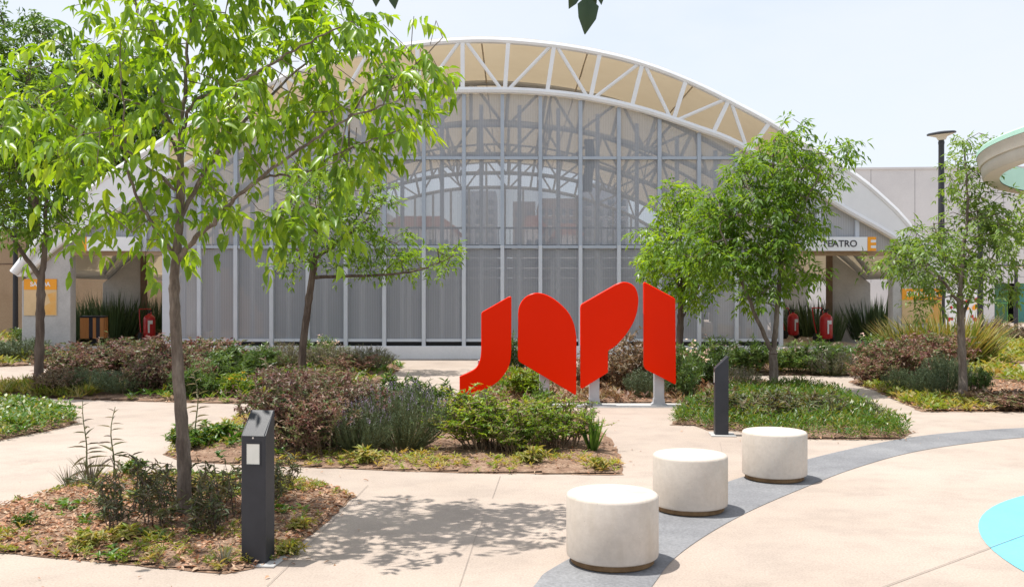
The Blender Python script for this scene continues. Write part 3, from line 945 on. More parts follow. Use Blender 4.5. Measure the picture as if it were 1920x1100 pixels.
tree('dark leafed tree mostly cut off by the right edge of the view', (P(2000, 550, y7).x, y7, 0),
     [(Vector((P(2000, 550, y7).x, y7, 0)), .085)] + pxp(y7, [(2000, 640), (1998, 560), (1990, 500)], .07, .05),
     [pxp(y7, [(1990, 500), (1950, 460), (1910, 420)], .03, .01), pxp(y7, [(1990, 500), (2000, 400), (1995, 320)], .03, .01)],
     pblobs(y7, [(1910, 430, 42, 48), (1960, 400, 60, 70), (2020, 420, 70, 80), (1990, 330, 60, 60), (1915, 470, 30, 20)], .9),
     .11, ('barkd', 'ash2'), n_attr=150, twig=.006, seed=51, carriers=5, per=4.5, lod=T_LO, step=.22, rachis=.25)

# tall trees behind the left end of the roof
for (k, px, yy, bl, lab, sd) in ((0, 60, 27, [(60, 110, 110, 90), (-30, 190, 120, 120), (110, 240, 110, 110), (20, 330, 110, 80), (160, 330, 70, 60), (-90, 90, 120, 120)], 'tall dense dark green tree beyond the left end of the roof', 61),
                                 (1, 235, 31, [(215, 150, 70, 70), (260, 230, 90, 80), (200, 260, 80, 90), (290, 320, 70, 40)], 'second dark tree showing between the branches of the nearest ash', 62)):
    q = P(px, 550, yy)
    tree(lab, (q.x, yy, 0), [(Vector((q.x, yy, 0)), .25)] + pxp(yy, [(px, 520), (px + 4, 400), (px, 300)], .2, .12),
         [pxp(yy, [(px, 380), (px - 60, 280), (px - 110, 200)], .08, .03), pxp(yy, [(px, 340), (px + 50, 250), (px + 70, 170)], .08, .03), pxp(yy, [(px, 300), (px - 10, 180), (px, 90)], .08, .03)],
         pblobs(yy, bl, 1.8), .19, ('barkd', 'darkleaf'), group='dark trees beyond the roof', n_attr=300, twig=.012, seed=sd, carriers=5, per=10, lod=T_LO, step=.4, rachis=.42, wide=.36, name='dense_tree')

# branch of a tree behind the camera, its leaves hang in at the top
trk = [(Vector((2.7, -2.2, 0)), .10), (Vector((2.66, -2.1, 1.2)), .085), (Vector((2.6, -1.9, 2.4)), .075), (Vector((2.5, -1.7, 3.2)), .06)]
tree('tree with dark leaves hanging into the top of the view', (2.7, -2.2, 0), trk,
     [[(Vector((2.5, -1.7, 3.2)), .035), (Vector((1.9, -.2, 3.3)), .026), (Vector((1.0, 1.6, 3.1)), .016), (Vector((.4, 2.9, 2.84)), .009), (Vector((.24, 3.0, 2.70)), .004)],
      [(Vector((1.0, 1.6, 3.1)), .012), (Vector((.2, 2.4, 2.95)), .008), (Vector((-.42, 2.95, 2.73)), .004)]],
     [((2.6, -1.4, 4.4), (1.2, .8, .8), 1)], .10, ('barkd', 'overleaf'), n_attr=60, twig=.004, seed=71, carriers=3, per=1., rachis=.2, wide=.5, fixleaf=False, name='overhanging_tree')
ov = bpy.data.objects['overhanging_tree']
oc = [c for c in ov.children if c.name.startswith('crown')][0]
hp = [P(1082, -14, 3.0), P(1101, -6, 3.0), P(1106, -18, 3.02), P(1120, -24, 3.0), P(1066, -30, 2.98), P(704, -22, 2.95), P(733, -20, 2.95), P(752, -24, 2.97), P(1140, -40, 3.)]
hd = [(-.25, 0, -.5), (-.02, -.1, -1), (.1, .05, -1), (.25, 0, -.8), (-.3, 0, -.4), (.05, 0, -1), (.25, 0, -1), (.6, 0, -.6), (.5, 0, -.4)]
hl = [.055, .115, .07, .055, .05, .055, .06, .05, .05]
for ix in ([0, 1, 2, 3, 4, 8], [5, 6, 7]):
    m_ = len(ix)
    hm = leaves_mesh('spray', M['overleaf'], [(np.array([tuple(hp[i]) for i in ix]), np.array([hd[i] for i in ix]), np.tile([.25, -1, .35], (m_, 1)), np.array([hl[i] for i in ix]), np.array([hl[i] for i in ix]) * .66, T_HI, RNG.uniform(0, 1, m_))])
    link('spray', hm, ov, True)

# ==================================================================== THEATRE
X0 = 903                       # photo column of the roof's axis
YF = 24.5                      # distance of the front screens
S = YF / F
AX = (X0 - 960) * S
tp = [(0, 78.5), (97, 84), (197, 98), (297, 122), (397, 160), (497, 210), (547, 238), (607, 275), (697, 332), (748, 374), (789, 415), (863, 508)]
bp_ = [(0, 171.5), (97, 174), (197, 185), (297, 207), (397, 240), (477, 271), (600, 342), (677, 392), (780, 452), (855, 518)]


def fit_even(t):
    """smooth symmetric curve through the tabled points"""
    m = [Vector((-t[1][0], t[1][1], 0))] + [Vector((p[0], p[1], 0)) for p in t]
    q = catmull(m, 12)[12:]
    X, Y = [v.x for v in q], [v.y for v in q]
    sl_ = (Y[-1] - Y[-2]) / (X[-1] - X[-2])
    return lambda u: float(np.interp(abs(u), X, Y)) + max(0, abs(u) - X[-1]) * sl_


ft, fb = fit_even(tp), fit_even(bp_)


def zt(t): return H + (550 - ft(t / S)) * S        # t in metres from the axis
def zb(t): return H + (550 - fb(t / S)) * S


TE, BE = 863 * S, 852 * S
th = thing('theatre', 'arched open air theatre with white trusses, beige membrane roof and grey screened front', 'theatre', (AX, YF, 0))


def part(name, b, mats, smooth=False, parent=None):
    o = link(name, b.mesh(name, mats, smooth), parent or th)
    if parent is None:
        o.matrix_parent_inverse = Matrix.Translation(th.location).inverted()
    return o


TY = [YF - .15, 29.3, 35.55, 41.1, 46.7]       # the five arches, front to back
mats_t = M['white']
# front arch: chords, struts and diagonals each a piece of their own
ts = np.linspace(-TE, TE, 97)


def chord(fz, ts, y, rad, sides=8):
    b = MB(); b.tube([(AX + t, y, fz(t)) for t in ts], rad, sides); return b


# panel points: struts lean with the arch
top_px = [868, 953, 1038, 1123, 1202, 1283, 1362, 1438]
bot_px = [868, 947, 1026, 1107, 1184, 1262, 1336, 1405]
tpt = [-(p - 868 + 35) for p in []]
nodes = []
for a, c in zip(top_px, bot_px): nodes.append(((a - X0) * S, (c - X0) * S))
left = [(-(a + 2 * 35 * S), -(c + 2 * 35 * S)) for a, c in nodes]      # mirrored about the strut nearest the axis
mid = (868 - X0) * S
nodes_all = sorted(set([(round(2 * mid - a, 4), round(2 * mid - c, 4)) for a, c in nodes[1:]] + [(round(a, 4), round(c, 4)) for a, c in nodes]))
i0 = min(range(len(nodes_all)), key=lambda i: abs(nodes_all[i][0] - mid))


def truss(y, mat, front):
    root = part('roof_truss', chord(zt, ts, y, .085), mat, True)
    link('bottom_chord', chord(zb, np.linspace(-BE, BE, 97), y, .085).mesh('bottom_chord', mat, True), root)
    loc = Vector((0, 0, 0))
    for i, (a, c) in enumerate(nodes_all):
        b = MB(); b.bar((AX + a, y, zt(a) - .05), (AX + c, y, zb(c) + .05), .105, .105)
        link('strut', b.mesh('strut', mat), root)
    for i in range(len(nodes_all) - 1):
        (a, c), (a2, c2) = nodes_all[i], nodes_all[i + 1]
        b = MB()
        if (i - i0) % 2 == 0: b.tube([(AX + a + .1, y, zt(a + .1) - .05), (AX + c2 - .12, y, zb(c2 - .12) + .05)], .048, 6)
        else: b.tube([(AX + a2 - .1, y, zt(a2 - .1) - .05), (AX + c + .12, y, zb(c + .12) + .05)], .048, 6)
        link('diagonal', b.mesh('diagonal', mat, True), root)
    for o in root.children:
        o.matrix_parent_inverse = Matrix.Identity(4)
    return root


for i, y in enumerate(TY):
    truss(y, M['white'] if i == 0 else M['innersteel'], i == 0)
# added white sheets at the front arch's ends, painted as the lit membrane soffit
for sg in (-1, 1):
    b = MB()
    tt = np.linspace(582 * S, 850 * S, 20) * sg
    for a, c in zip(tt[:-1], tt[1:]):
        b.quadface([(AX + a, YF - .11, zt(a)), (AX + c, YF - .11, zt(c)), (AX + c, YF - .11, zb(c)), (AX + a, YF - .11, zb(a))])
        b.quadface([(AX + a, YF - .19, zt(a)), (AX + c, YF - .19, zt(c)), (AX + c, YF - .19, zb(c)), (AX + a, YF - .19, zb(a))])
    part('lit_soffit_sheet', b, M['white'])
# membrane: a barrel over the arches, slightly sagging between them, with white gutters along both low edges
b = MB()
us, nyv = np.linspace(-TE, TE, 73), 33
yy = np.linspace(TY[0] - .02, TY[-1] + .3, nyv)
for y in yy:
    bay = (y - TY[0]) / (TY[1] - TY[0]) % 1
    for t in us:
        b.v.append((AX + t, y, zt(t) + .09 - .12 * math.sin(math.pi * bay) * (1 - (abs(t) / TE) ** 4)))
for i in range(nyv - 1):
    for k in range(len(us) - 1):
        a = i * len(us) + k
        b.f.append((a, a + 1, a + 1 + len(us), a + len(us))); b.m.append(0)
part('roof_membrane', b, M['memb'], True)
b = MB()
for t in np.linspace(-TE * .92, TE * .92, 9):
    b.tube([(AX + t, TY[0], zt(t) - .02), (AX + t, TY[-1], zt(t) - .02)], .022, 5)
part('membrane_seam', b, M['memb'])
for sg in (-1,):
    b = MB()
    q_ = [AX * 0 + t * S * sg for t in np.linspace(745, 866, 14)]
    b.tube([(AX + t, YF - .28, zt(t)) for t in q_], .115, 12)
    part('arch_end_roll', b, M['white'], True)
for sg in (-1, 1):
    b = MB()
    b.tube([(AX + sg * (TE + .03), TY[0] + .1, zt(TE) - .02), (AX + sg * (TE + .03), TY[-1] + .3, zt(TE) - .02)], .13, 10)
    part('edge_tube', b, M['white'], True)
# long trusses joining the arches
for t in (-5.4, -1.7, 2.0, 5.6):
    b = MB()
    z1, z0 = zt(t) - .12, zb(t) + .05
    b.tube([(AX + t, TY[1], z1), (AX + t, TY[-1], z1)], .045, 6); b.tube([(AX + t, TY[1], z0), (AX + t, TY[-1], z0)], .045, 6)
    ny = 12
    for k in range(ny):
        ya, yb = TY[1] + (TY[-1] - TY[1]) * k / ny, TY[1] + (TY[-1] - TY[1]) * (k + 1) / ny
        b.tube([(AX + t, ya, z1 if k % 2 else z0), (AX + t, yb, z0 if k % 2 else z1)], .022, 5)
    part('long_truss', b, M['innersteel'])

# screens
HB, HR1, HR2 = H - 90 * S, H + 87 * S, H + 253 * S
cols = [320, 375, 443, 510, 578, 649, 721, 795, 870, 942, 1013, 1088, 1160, 1236, 1310, 1380, 1463]
cx_ = [(c - 960) * S for c in cols]


def ztop(x): return zb(x - AX) - .06


def screen(x0, x1, z0, y, mat, name='screen_panel', zcap=None, th_=.0, ztopf=None):
    n = 6
    b = MB()
    zf = ztopf or ztop
    for k in range(n):
        a, c = x0 + (x1 - x0) * k / n, x0 + (x1 - x0) * (k + 1) / n
        za, zc = (zf(a), zf(c)) if zcap is None else (min(zcap, zf(a)), min(zcap, zf(c)))
        b.quadface([(a, y, z0), (c, y, z0), (c, y, zc), (a, y, za)])
    return part(name, b, mat)


for a, c in zip(cx_[:-1], cx_[1:]):
    screen(a + .05, c - .05, HB, YF, M['screen'], zcap=HR1 - .05)
    screen(a + .05, c - .05, HR1 + .05, YF, M['screen'])
b_end = (780 * S)
for xa, xb in ((AX - b_end, cx_[0] - .12), (cx_[-1] + .05, AX + b_end)):
    screen(xa, xb, H + 79 * S, YF + .02, M['upanel'], 'side_panel')
for i, x in enumerate(cx_):
    wd = .24 if i == 0 else .095
    b = MB(); b.box(x - wd / 2 - (0.06 if i == 0 else 0), x + wd / 2, YF - .10, YF + .06, HB - .12, HR1 + .04)
    part('mullion', b, M['mull'])
    b = MB(); b.box(x - wd / 2 - (0.06 if i == 0 else 0), x + wd / 2, YF - .085, YF + .06, HR1 + .041, ztop(x) - .02)
    part('upper_mullion', b, M['mull2'])
for px in (272, 200, 1534, 1606):
    x = (px - 960) * S
    b = MB(); b.box(x - .05, x + .05, YF - .06, YF + .012, H + 79 * S, ztop(x) - .02); part('mullion', b, M['mull'])
for z, a, c in ((HR1, cx_[0], cx_[-1]), (HR2, (688 - 960) * S - 1.9, (1352 - 960) * S)):
    b = MB()
    for p, q in zip(cx_[:-1], cx_[1:]):
        if p + .06 >= a - .1 and q - .06 <= c + .7: b.box(p + .055, q - .055, YF - .075, YF + .03, z - .036, z + .036)
    part('rail', b, M['mull2'])
b = MB()
for p, q in zip(cx_[:-1], cx_[1:]): b.box(p + .055, q - .055, YF - .05, YF + .04, HB + .0, HB + .07)
part('bottom_rail', b, M['mull'])
# inner posts behind the screens
for p, q in zip(cx_[:-1], cx_[1:]):
    x = (p + .45 * (q - p)) * 1.04
    b = MB(); b.box(x - .05, x + .05, YF + .95, YF + 1.05, .4, zb(x - AX) - .15); part('inner_post', b, M['innersteel'])
b = MB(); b.box(cx_[0] - .2, cx_[-1] + .1, YF - .12, YF + .4, 0, HB - .11, bev=.01)
part('plinth', b, M['plinth'])
b = MB(); b.box(cx_[0], cx_[-1], YF + .02, YF + .3, HB - .108, HB - .01); part('dark_gap', b, M['gap'])
# floor slab, step strips to the right
b = MB(); b.box(AX - 10.2, AX + 10.2, YF + .42, 47.2, 0, .30); part('floor_slab', b, M['floor'])
b = MB(); b.box(cx_[-1] + .12, AX + 10.3, YF - .3, YF + .41, 0, .30, bev=.01); part('entrance_step', b, M['pad'])
b = MB(); b.box(AX - 10.3, cx_[0] - .22, YF - .3, YF + .41, 0, .30, bev=.01); part('entrance_step', b, M['pad'])
# rear screens
rx = [AX + t for t in np.linspace(-9.2, 9.2, 22)]
zr = lambda x: zb(x - AX) - .07
for a, c in zip(rx[:-1], rx[1:]): screen(a + .04, c - .04, .3, TY[-1], M['screen2'], 'rear_screen', ztopf=zr)
for x in rx:
    b = MB(); b.box(x - .05, x + .05, TY[-1] - .05, TY[-1] + .05, .3, zr(x)); part('rear_post', b, M['innersteel'])
# bleachers with their back to the front, open risers, railing on top
for k in range(10):
    y0 = 26.9 + .78 * k
    z0 = 2.95 - .27 * k
    b = MB()
    b.box(AX - 7.6, AX + 7.4, y0, y0 + .78, z0 - .05, z0)
    b.box(AX - 7.6, AX + 7.4, y0 - .012, y0 + .02, z0 - .27, z0 - .055)
    part('bleacher_step', b, M['bench'])
    b = MB(); rb = random.Random(k)  # broken white strips painted in for light coming through the riser gaps
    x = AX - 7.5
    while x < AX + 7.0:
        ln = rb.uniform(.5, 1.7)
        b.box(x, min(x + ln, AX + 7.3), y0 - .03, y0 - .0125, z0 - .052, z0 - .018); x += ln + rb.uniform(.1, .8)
    part('gap_light_strip', b, M['white'])
b = MB()
for x in np.linspace(AX - 7.5, AX + 7.3, 12):
    b.box(x - .06, x + .06, 27.0, 27.12, .3, 2.88)
part('bleacher_frame', b, M['innersteel'])
b = MB()
b.tube([(AX - 7.6, 26.86, 3.5), (AX + 7.4, 26.86, 3.5)], .03, 6); b.tube([(AX - 7.6, 26.86, 3.02), (AX + 7.4, 26.86, 3.02)], .02, 6)
for x in np.arange(AX - 7.6, AX + 7.4, .16):
    b.box(x - .011, x + .011, 26.85, 26.87, 3.03, 3.49)
part('railing', b, M['railm'])
# concrete buttresses under the roof ends
for y in TY:
    for sg in (-1, 1):
        ti, to = 10.48, 11.72
        b = MB()
        yo = y + .12 if y == TY[0] else y
        poly = [(AX + sg * ti, 0), (AX + sg * ti, H + 88 * S), (AX + sg * (ti + .12), H + 88 * S), (AX + sg * to, zt(to) - .30), (AX + sg * to, 0)]
        b.prism(poly, yo, yo + .32, bev=.015)
        bt = part('buttress', b, M['conc'])
        if y != TY[0]:
            b = MB(); b.box(AX + sg * (ti - .04) - .09, AX + sg * (ti - .04) + .09, y - .1, y - .012, .3, zb(ti) + .4); part('brown_post', b, M['brownp'])
for sg in (-1, 1):        # edge beam over the side openings
    b = MB(); b.box(*sorted((AX + sg * 7.7, AX + sg * 10.46)), YF + .05, YF + .22, H + 71 * S, H + 79 * S); part('lintel', b, M['tan'])


def text(s, size, mat, parent, M4, ext=.004, name='lettering', bold=.0):
    cu = bpy.data.curves.new('txt', 'FONT'); cu.body = s; cu.size = size; cu.extrude = ext; cu.offset = bold
    cu.align_x = 'CENTER'; cu.align_y = 'CENTER'
    o = bpy.data.objects.new('txt', cu); C.objects.link(o)
    dg = bpy.context.evaluated_depsgraph_get()
    me = bpy.data.meshes.new_from_object(o.evaluated_get(dg))
    bpy.data.objects.remove(o)
    me.transform(M4); me.materials.clear(); me.materials.append(mat); me.name = name
    r = link(name, me, parent)
    return r


FRONT = Matrix.Rotation(math.pi / 2, 4, 'X')
# name board TEATRO with orange block
bx0, bx1 = (1505 - 960) * S, (1637 - 960) * S
bz0, bz1 = H + 79 * S, H + 105 * S
sg_ = thing('name_board', 'white sign reading TEATRO with an orange block at its right end', 'sign', ((bx0 + bx1) / 2, YF - .16, bz0))
wb = (bx1 - bx0) / 2; hb = bz1 - bz0
xo = wb - 16 * S
b = MB(); b.box(-wb, xo, -.05, .05, 0, hb, bev=.006); b.build('board', M['signw'], sg_)
b = MB(); b.box(xo + .002, wb - 10 * S, -.055, .05, 0, hb)
for (a, c) in ((0, .2), (.4, .6), (.8, 1)): b.box(wb - 10 * S + .0005, wb, -.055, .05, hb * a, hb * c)
b.build('orange_block', M['orange'], sg_)
for (a, c) in ((.2, .4), (.6, .8)):
    pass
b = MB()
for (a, c) in ((.2, .4), (.6, .8)): b.box(wb - 10 * S + .001, wb - .002, -.05, .045, hb * a + .001, hb * c - .001)
b.build('white_notch', M['signw'], sg_)
text('TEATRO', .235, M['ink'], sg_, Matrix.Translation((xo - 52 * S, -.056, hb * .5)) @ FRONT, bold=.003)
bx0, bx1 = (155 - 960) * S, (268 - 960) * S
sg_ = thing('name_board', 'white sign with an orange end over the left opening, behind ash leaves', 'sign', ((bx0 + bx1) / 2, YF - .16, bz0))
wb = (bx1 - bx0) / 2
b = MB(); b.box(-wb + 14 * S, wb, -.05, .05, 0, hb, bev=.006); b.build('board', M['signw'], sg_)
b = MB(); b.box(-wb, -wb + 14 * S - .002, -.055, .05, 0, hb); b.build('orange_block', M['orange'], sg_)

# exit and entrance panels on the front buttresses
yb_ = TY[0] + .12


def panel(px0, px1, py0, py1, split, word, label, ts_, dark=False):
    x0, x1, z1, z0 = (px0 - 960) * S, (px1 - 960) * S, H + (550 - py0) * S, H + (550 - py1) * S
    zs = H + (550 - split) * S
    r = thing('sign_panel', label, 'sign', ((x0 + x1) / 2, yb_, z0))
    hw = (x1 - x0) / 2
    b = MB(); b.box(-hw, hw, -.03, -.004, zs - z0, z1 - z0); b.build('orange_header', M['orange'], r)
    b = MB(); b.box(-hw, hw, -.028, -.004, 0, zs - z0 - .002); b.build('cream_board', M['cream'], r)
    b = MB()
    pts = [(hw * .15, .02), (hw - .02, .02), (hw - .02, zs - z0 - .05), (hw * .45, zs - z0 - .12), (hw * .62, (zs - z0) * .5), (hw * .25, (zs - z0) * .35)]
    b.prism(pts, -.031, -.029); b.build('amber_print', M['amber'], r)
    text(word, ts_, M['inkw'], r, Matrix.Translation((0, -.032, (zs + z1) / 2 - z0)) @ FRONT, ext=.002, bold=.004)


panel(47, 108, 523, 591, 543, 'SALIDA', 'orange and cream sign panel reading SALIDA on the left pier', .155)
panel(1690, 1764, 541, 606, 562, 'ENTRADA', 'orange and cream sign panel reading ENTRADA on the right pier', .175)

# hanging speakers, extinguishers, bin
r = thing('speaker_array', 'dark column of hanging loudspeakers behind the screens', 'loudspeaker', P(1104, 262, 33))
for k in range(11):
    b = MB(); zc = -.16 * k - .08
    Mx = Matrix.Translation((.045 * math.sin(k * .5), 0, zc)) @ Matrix.Rotation(-.02 * k, 4, 'X')
    b.box(-.16, .16, -.16, .16, -.072, .072, M=Mx, bev=.01); b.build('speaker_box', M['dark'], r)
b = MB(); b.tube([(0, 0, 0), (0, 0, 1.2)], .012, 5); b.build('hanging_cable', M['railm'], r)


def extinguisher(px, py, y, rz, label, s=1.0):
    p = P(px, py, y)
    r = thing('fire_extinguisher', label, 'fire extinguisher', (p.x, y, max(.3, 0)), rz, 'wheeled fire extinguishers', (s, s, s))
    b = MB(); b.lathe([(.10, .10), (.155, .13), (.165, .2), (.165, .62), (.15, .69), (.10, .745), (.045, .77), (.045, .80)], seg=20); b.build('cylinder', M['exred'], r, True)
    b = MB(); b.box(-.10, .035, -.171, -.164, .50, .60); b.box(-.10, -.05, -.171, -.164, .25, .499); b.build('white_label', M['signw'], r)
    b = MB(); b.tube([(0, 0, .80), (0, 0, .86), (.07, 0, .88)], .025, 8); b.tube([(0, 0, .85), (.0, .12, .9), (0, .2, .8), (.02, .24, .4)], .016, 6); b.build('valve_and_hose', M['rubber'], r, True)
    b = MB()
    for sx in (-.2, .2): b.tube([(sx, .1, .12), (sx * .9, .26, .55), (sx * .8, .36, .92)], .014, 6)
    b.tube([(-.16, .36, .92), (.16, .36, .92)], .016, 6); b.tube([(-.24, .1, .13), (.24, .1, .13)], .014, 6); b.build('trolley_frame', M['exred'], r, True)
    for sx in (-.25, .22):
        b = MB()
        for (rr, x0, x1) in ((.13, 0, .035),):
            b.tube([(sx - .005, .1, .13), (sx + .035, .1, .13)], .13, 16)
        b.build('wheel', M['rubber'], r, True)


extinguisher(1487, 600, 29.0, .5, 'red wheeled fire extinguisher in the right opening nearer the screens')
extinguisher(1549, 600, 26.6, .4, 'red wheeled fire extinguisher beside the brown post in the right opening', 1.05)
extinguisher(280, 600, 27.5, .7, 'red wheeled fire extinguisher in the left opening by the screen edge')
q = P(176, 600, 26.3)
r = thing('waste_bin', 'square waste bin with orange wood slats and dark panels in the left opening', 'bin', (q.x, 26.3, .30), .25)
b = MB(); b.box(-.30, .30, -.27, .27, .16, .72, bev=.01); b.build('bin_body', M['navy'], r)
for x0, x1 in ((-.30, -.08), (.02, .10), (.20, .30)):
    b = MB(); b.box(x0, x1, -.296, -.272, .15, .71, bev=.004); b.build('slat', M['wood'], r)
for y0, y1 in ((-.25, -.06), (.04, .24)):
    b = MB(); b.box(.302, .326, y0, y1, .15, .71, bev=.004); b.build('slat', M['wood'], r)
b = MB(); b.box(-.32, .32, -.29, .29, .722, .76, bev=.01); b.build('lid', M['dark'], r)
b = MB(); b.box(-.08, .08, -.08, .08, 0, .158); b.build('foot', M['dark'], r)

# ==================================================================== RED LETTERS
YL = 14.2
SL = YL / F


def zoomed(lst): return [((840 + x * .2546 - 960) * SL, H + (550 - (500 + y * .2546)) * SL) for x, y in lst]


def smoothpart(pts, idx0, idx1, n=5):
    v = [Vector((p[0], p[1], 0)) for p in pts]
    c = [(q.x, q.y) for q in catmull(v[idx0:idx1 + 1], n)]
    return pts[:idx0] + c + pts[idx1 + 1:]


J = zoomed([(245, 350), (249, 336), (258, 328), (448, 219), (460, 217), (467, 226), (466, 560), (463, 660), (446, 735), (400, 808), (335, 866), (150, 968), (96, 996), (86, 985), (86, 812), (94, 802), (190, 755), (225, 712), (241, 655), (245, 590)])
J = smoothpart(J, 14, 19, 4); J = smoothpart(J, 6, 11, 4)
O = zoomed([(516, 350), (522, 300), (545, 250), (588, 211), (640, 193), (700, 198), (770, 230), (842, 287), (892, 345), (926, 420), (942, 500), (945, 560), (943, 930), (936, 941), (530, 701), (518, 688), (514, 660)])
O = smoothpart(O, 0, 11, 4)
Pp = zoomed([(973, 300), (977, 282), (988, 270), (1235, 128), (1290, 112), (1345, 125), (1380, 160), (1398, 222), (1396, 295), (1376, 378), (1340, 450), (1290, 520), (1235, 578), (1182, 614), (1177, 628), (1176, 772), (1170, 780), (988, 894), (974, 890)])
Pp = smoothpart(Pp, 3, 13, 4)
I = zoomed([(1438, 120), (1446, 113), (1660, 227), (1671, 240), (1676, 855), (1668, 863), (1460, 757), (1446, 742), (1440, 720)])
for (nm, poly, px, lab) in (('J', J, 905, 'red letter J, lowest and first of the four red letters'), ('O', O, 1021, 'red letter O with rounded top beside the J'),
                            ('P', Pp, 1115, 'red letter P on a grey post, tallest letter'), ('I', I, 1237, 'narrow red letter I with slanted ends, last of the word')):
    x = (px - 960) * SL
    r = thing('letter_sculpture', lab, 'sculpture', (x, YL, 0), group='red letters of the word sculpture')
    b = MB(); b.prism([(p[0] - x, p[1]) for p in poly], -.045, .045, bev=.009)
    b.build('letter_plate', M['red'], r)
    zmin = min(a_[1] + (c_[1] - a_[1]) * (x - a_[0]) / (c_[0] - a_[0]) for a_, c_ in zip(poly, poly[1:] + poly[:1]) if (a_[0] - x) * (c_[0] - x) < 0)
    b = MB()
    b.box(-.075, .075, .048, .15, .012, zmin + .45, bev=.006)
    b.build('post', M['postm'], r)
    b = MB()
    prof = [(-.125, .012), (-.115, .03), (-.085, .05), (-.079, .11), (.079, .11), (.085, .05), (.115, .03), (.125, .012)]
    b.prism(prof, .035, .163)
    b.build('base_plate', M['postm'], r)
b = MB(); b.box((875 - 960) * SL, (1290 - 960) * SL, YL - .16, YL + .32, 0, .012)
tag(b.build('footing_strip', M['pad']), 'grey concrete strip the red letters stand on', 'footing', kind='structure')

# ==================================================================== STOOLS
for (px, py, lab) in ((1148, 1053, 'white drum shaped stone seat nearest to the camera'), (1294, 955, 'middle white drum seat, partly behind the nearest one'), (1452, 897, 'farthest white drum seat, close to the charcoal bollard')):
    g = G(px, py)
    r = thing('drum_seat', lab, 'seat', g, RNG.uniform(0, 6), 'white drum seats along the dark band')
    b = MB()
    R, h = .286, .435
    pr = [(R - .012, .045), (R - .003, .052), (R, .065), (R, h - .022), (R - .005, h - .010), (R - .014, h - .003), (R - .03, h)]
    b.lathe(pr, seg=64)
    o = b.build('seat_body', M['stool'], r, True)
    b = MB(); b.lathe([(R - .035, 0.006), (R - .028, .012), (R - .026, .044)], seg=48); b.build('foot_ring', M['stoolb'], r, True)


# ==================================================================== BOLLARD LIGHTS
def bollard(loc, rz, lab):
    r = thing('bollard_light', lab, 'bollard light', loc, rz, 'charcoal bollard lights')
    hw, hd, hf, hbk = .078, .078, .80, .935
    b = MB()
    v = [(-hw, -hd, .012), (hw, -hd, .012), (hw, hd, .012), (-hw, hd, .012), (-hw, -hd, hf), (hw, -hd, hf), (hw, hd, hbk), (-hw, hd, hbk)]
    # bevelled post with a sloping top: two stacked rings plus chamfered corners
    c = .006
    prof = []
    for z_f, z_b, e in ((.012, .012, 0), (hf - c, hbk - c, 0), (hf, hbk, c)):
        ring = []
        for (x, y, z) in ((-hw + c, -hd, z_f), (hw - c, -hd, z_f), (hw, -hd + c, z_f), (hw, hd - c, z_b), (hw - c, hd, z_b), (-hw + c, hd, z_b), (-hw, hd - c, z_b), (-hw, -hd + c, z_f)):
            ring.append((x * (1 - e / hw), y * (1 - e / hd), z))
        prof.append(ring)
    for ring in prof: b.v += ring
    for k in range(2):
        for i in range(8):
            a, d = k * 8 + i, k * 8 + (i + 1) % 8
            b.f.append((a, d, d + 8, a + 8)); b.m.append(0)
    b.f.append(tuple(range(16, 24))); b.m.append(0)
    b.build('post', M['dark'], r)
    b = MB()
    for (x0, x1, z0, z1) in ((-.050, .050, .745, .757), (-.050, .050, .608, .620), (-.050, -.042, .6201, .7449), (.042, .050, .6201, .7449)):
        b.box(x0, x1, -hd - .004, -hd - .0005, z0, z1)
    b.build('lamp_frame', M['dark'], r)
    b = MB(); b.box(-.0415, .0415, -hd - .002, -hd - .0005, .6205, .7445); b.build('lamp_lens', M['lens'], r)
    b = MB(); b.tube([(0, -hd - .0002, .782), (0, -hd - .004, .782)], .006, 10); b.build('screw', M['screwm'], r)
    b = MB(); b.box(-.15, .15, -.13, .16, 0, .0122, bev=.003); b.build('base_pad', M['pad'], r)


bollard(G(484, 1052), -.13, 'charcoal bollard light with frosted lens in front of the ash trunk')
bollard(G(1352, 815), -1.66, 'charcoal bollard light seen side on, by the green ground cover')


# ==================================================================== LAMPS
def lamp(px, pbase, ptop, y, R, lab, tilt=.0):
    x = (px - 960) * y / F
    zt_ = H + (550 - ptop) * y / F
    r = thing('street_lamp', lab, 'street lamp', (x, y, 0), 0, 'disc topped street lamps')
    b = MB(); b.lathe([(.13, 0), (.13, .02), (.10, .03), (.095, 1.0), (.075, zt_ - .5), (.075, zt_ - .32), (.085, zt_ - .25), (.06, zt_ - .16)], seg=14); b.build('pole', M['dark'], r, True)
    b = MB(); b.lathe([(.10, -.2), (.14, -.12), (R * .86, -.06), (R * .86, -.05)], seg=32)
    o = b.build('diffuser', M['ringc'], r, True); o.location = (0, 0, zt_ + .02); o.rotation_euler = (.06, -tilt, 0)
    b = MB(); b.lathe([(R * .87, -.052), (R * .98, -.05), (R, -.035), (R, -.01), (R * .9, .012), (.1, .035)], seg=32)
    o = b.build('lamp_head', M['dark'], r, True); o.location = (0, 0, zt_ + .02); o.rotation_euler = (.06, -tilt, 0)


lamp(1765, 640, 250, 26.0, .37, 'tall charcoal street lamp with a disc head, between forked tree and ring canopy', .10)
lamp(1838, 620, 405, 31.0, .37, 'charcoal lamp pole with its head among the airy tree leaves', .05)
lamp(1905, 605, 497, 44.0, .9, 'lamp with wide brown disc head before the green glass entrance')
lamp(29, 590, 335, 36.0, .37, 'dark lamp pole against the tan wall at the left edge')

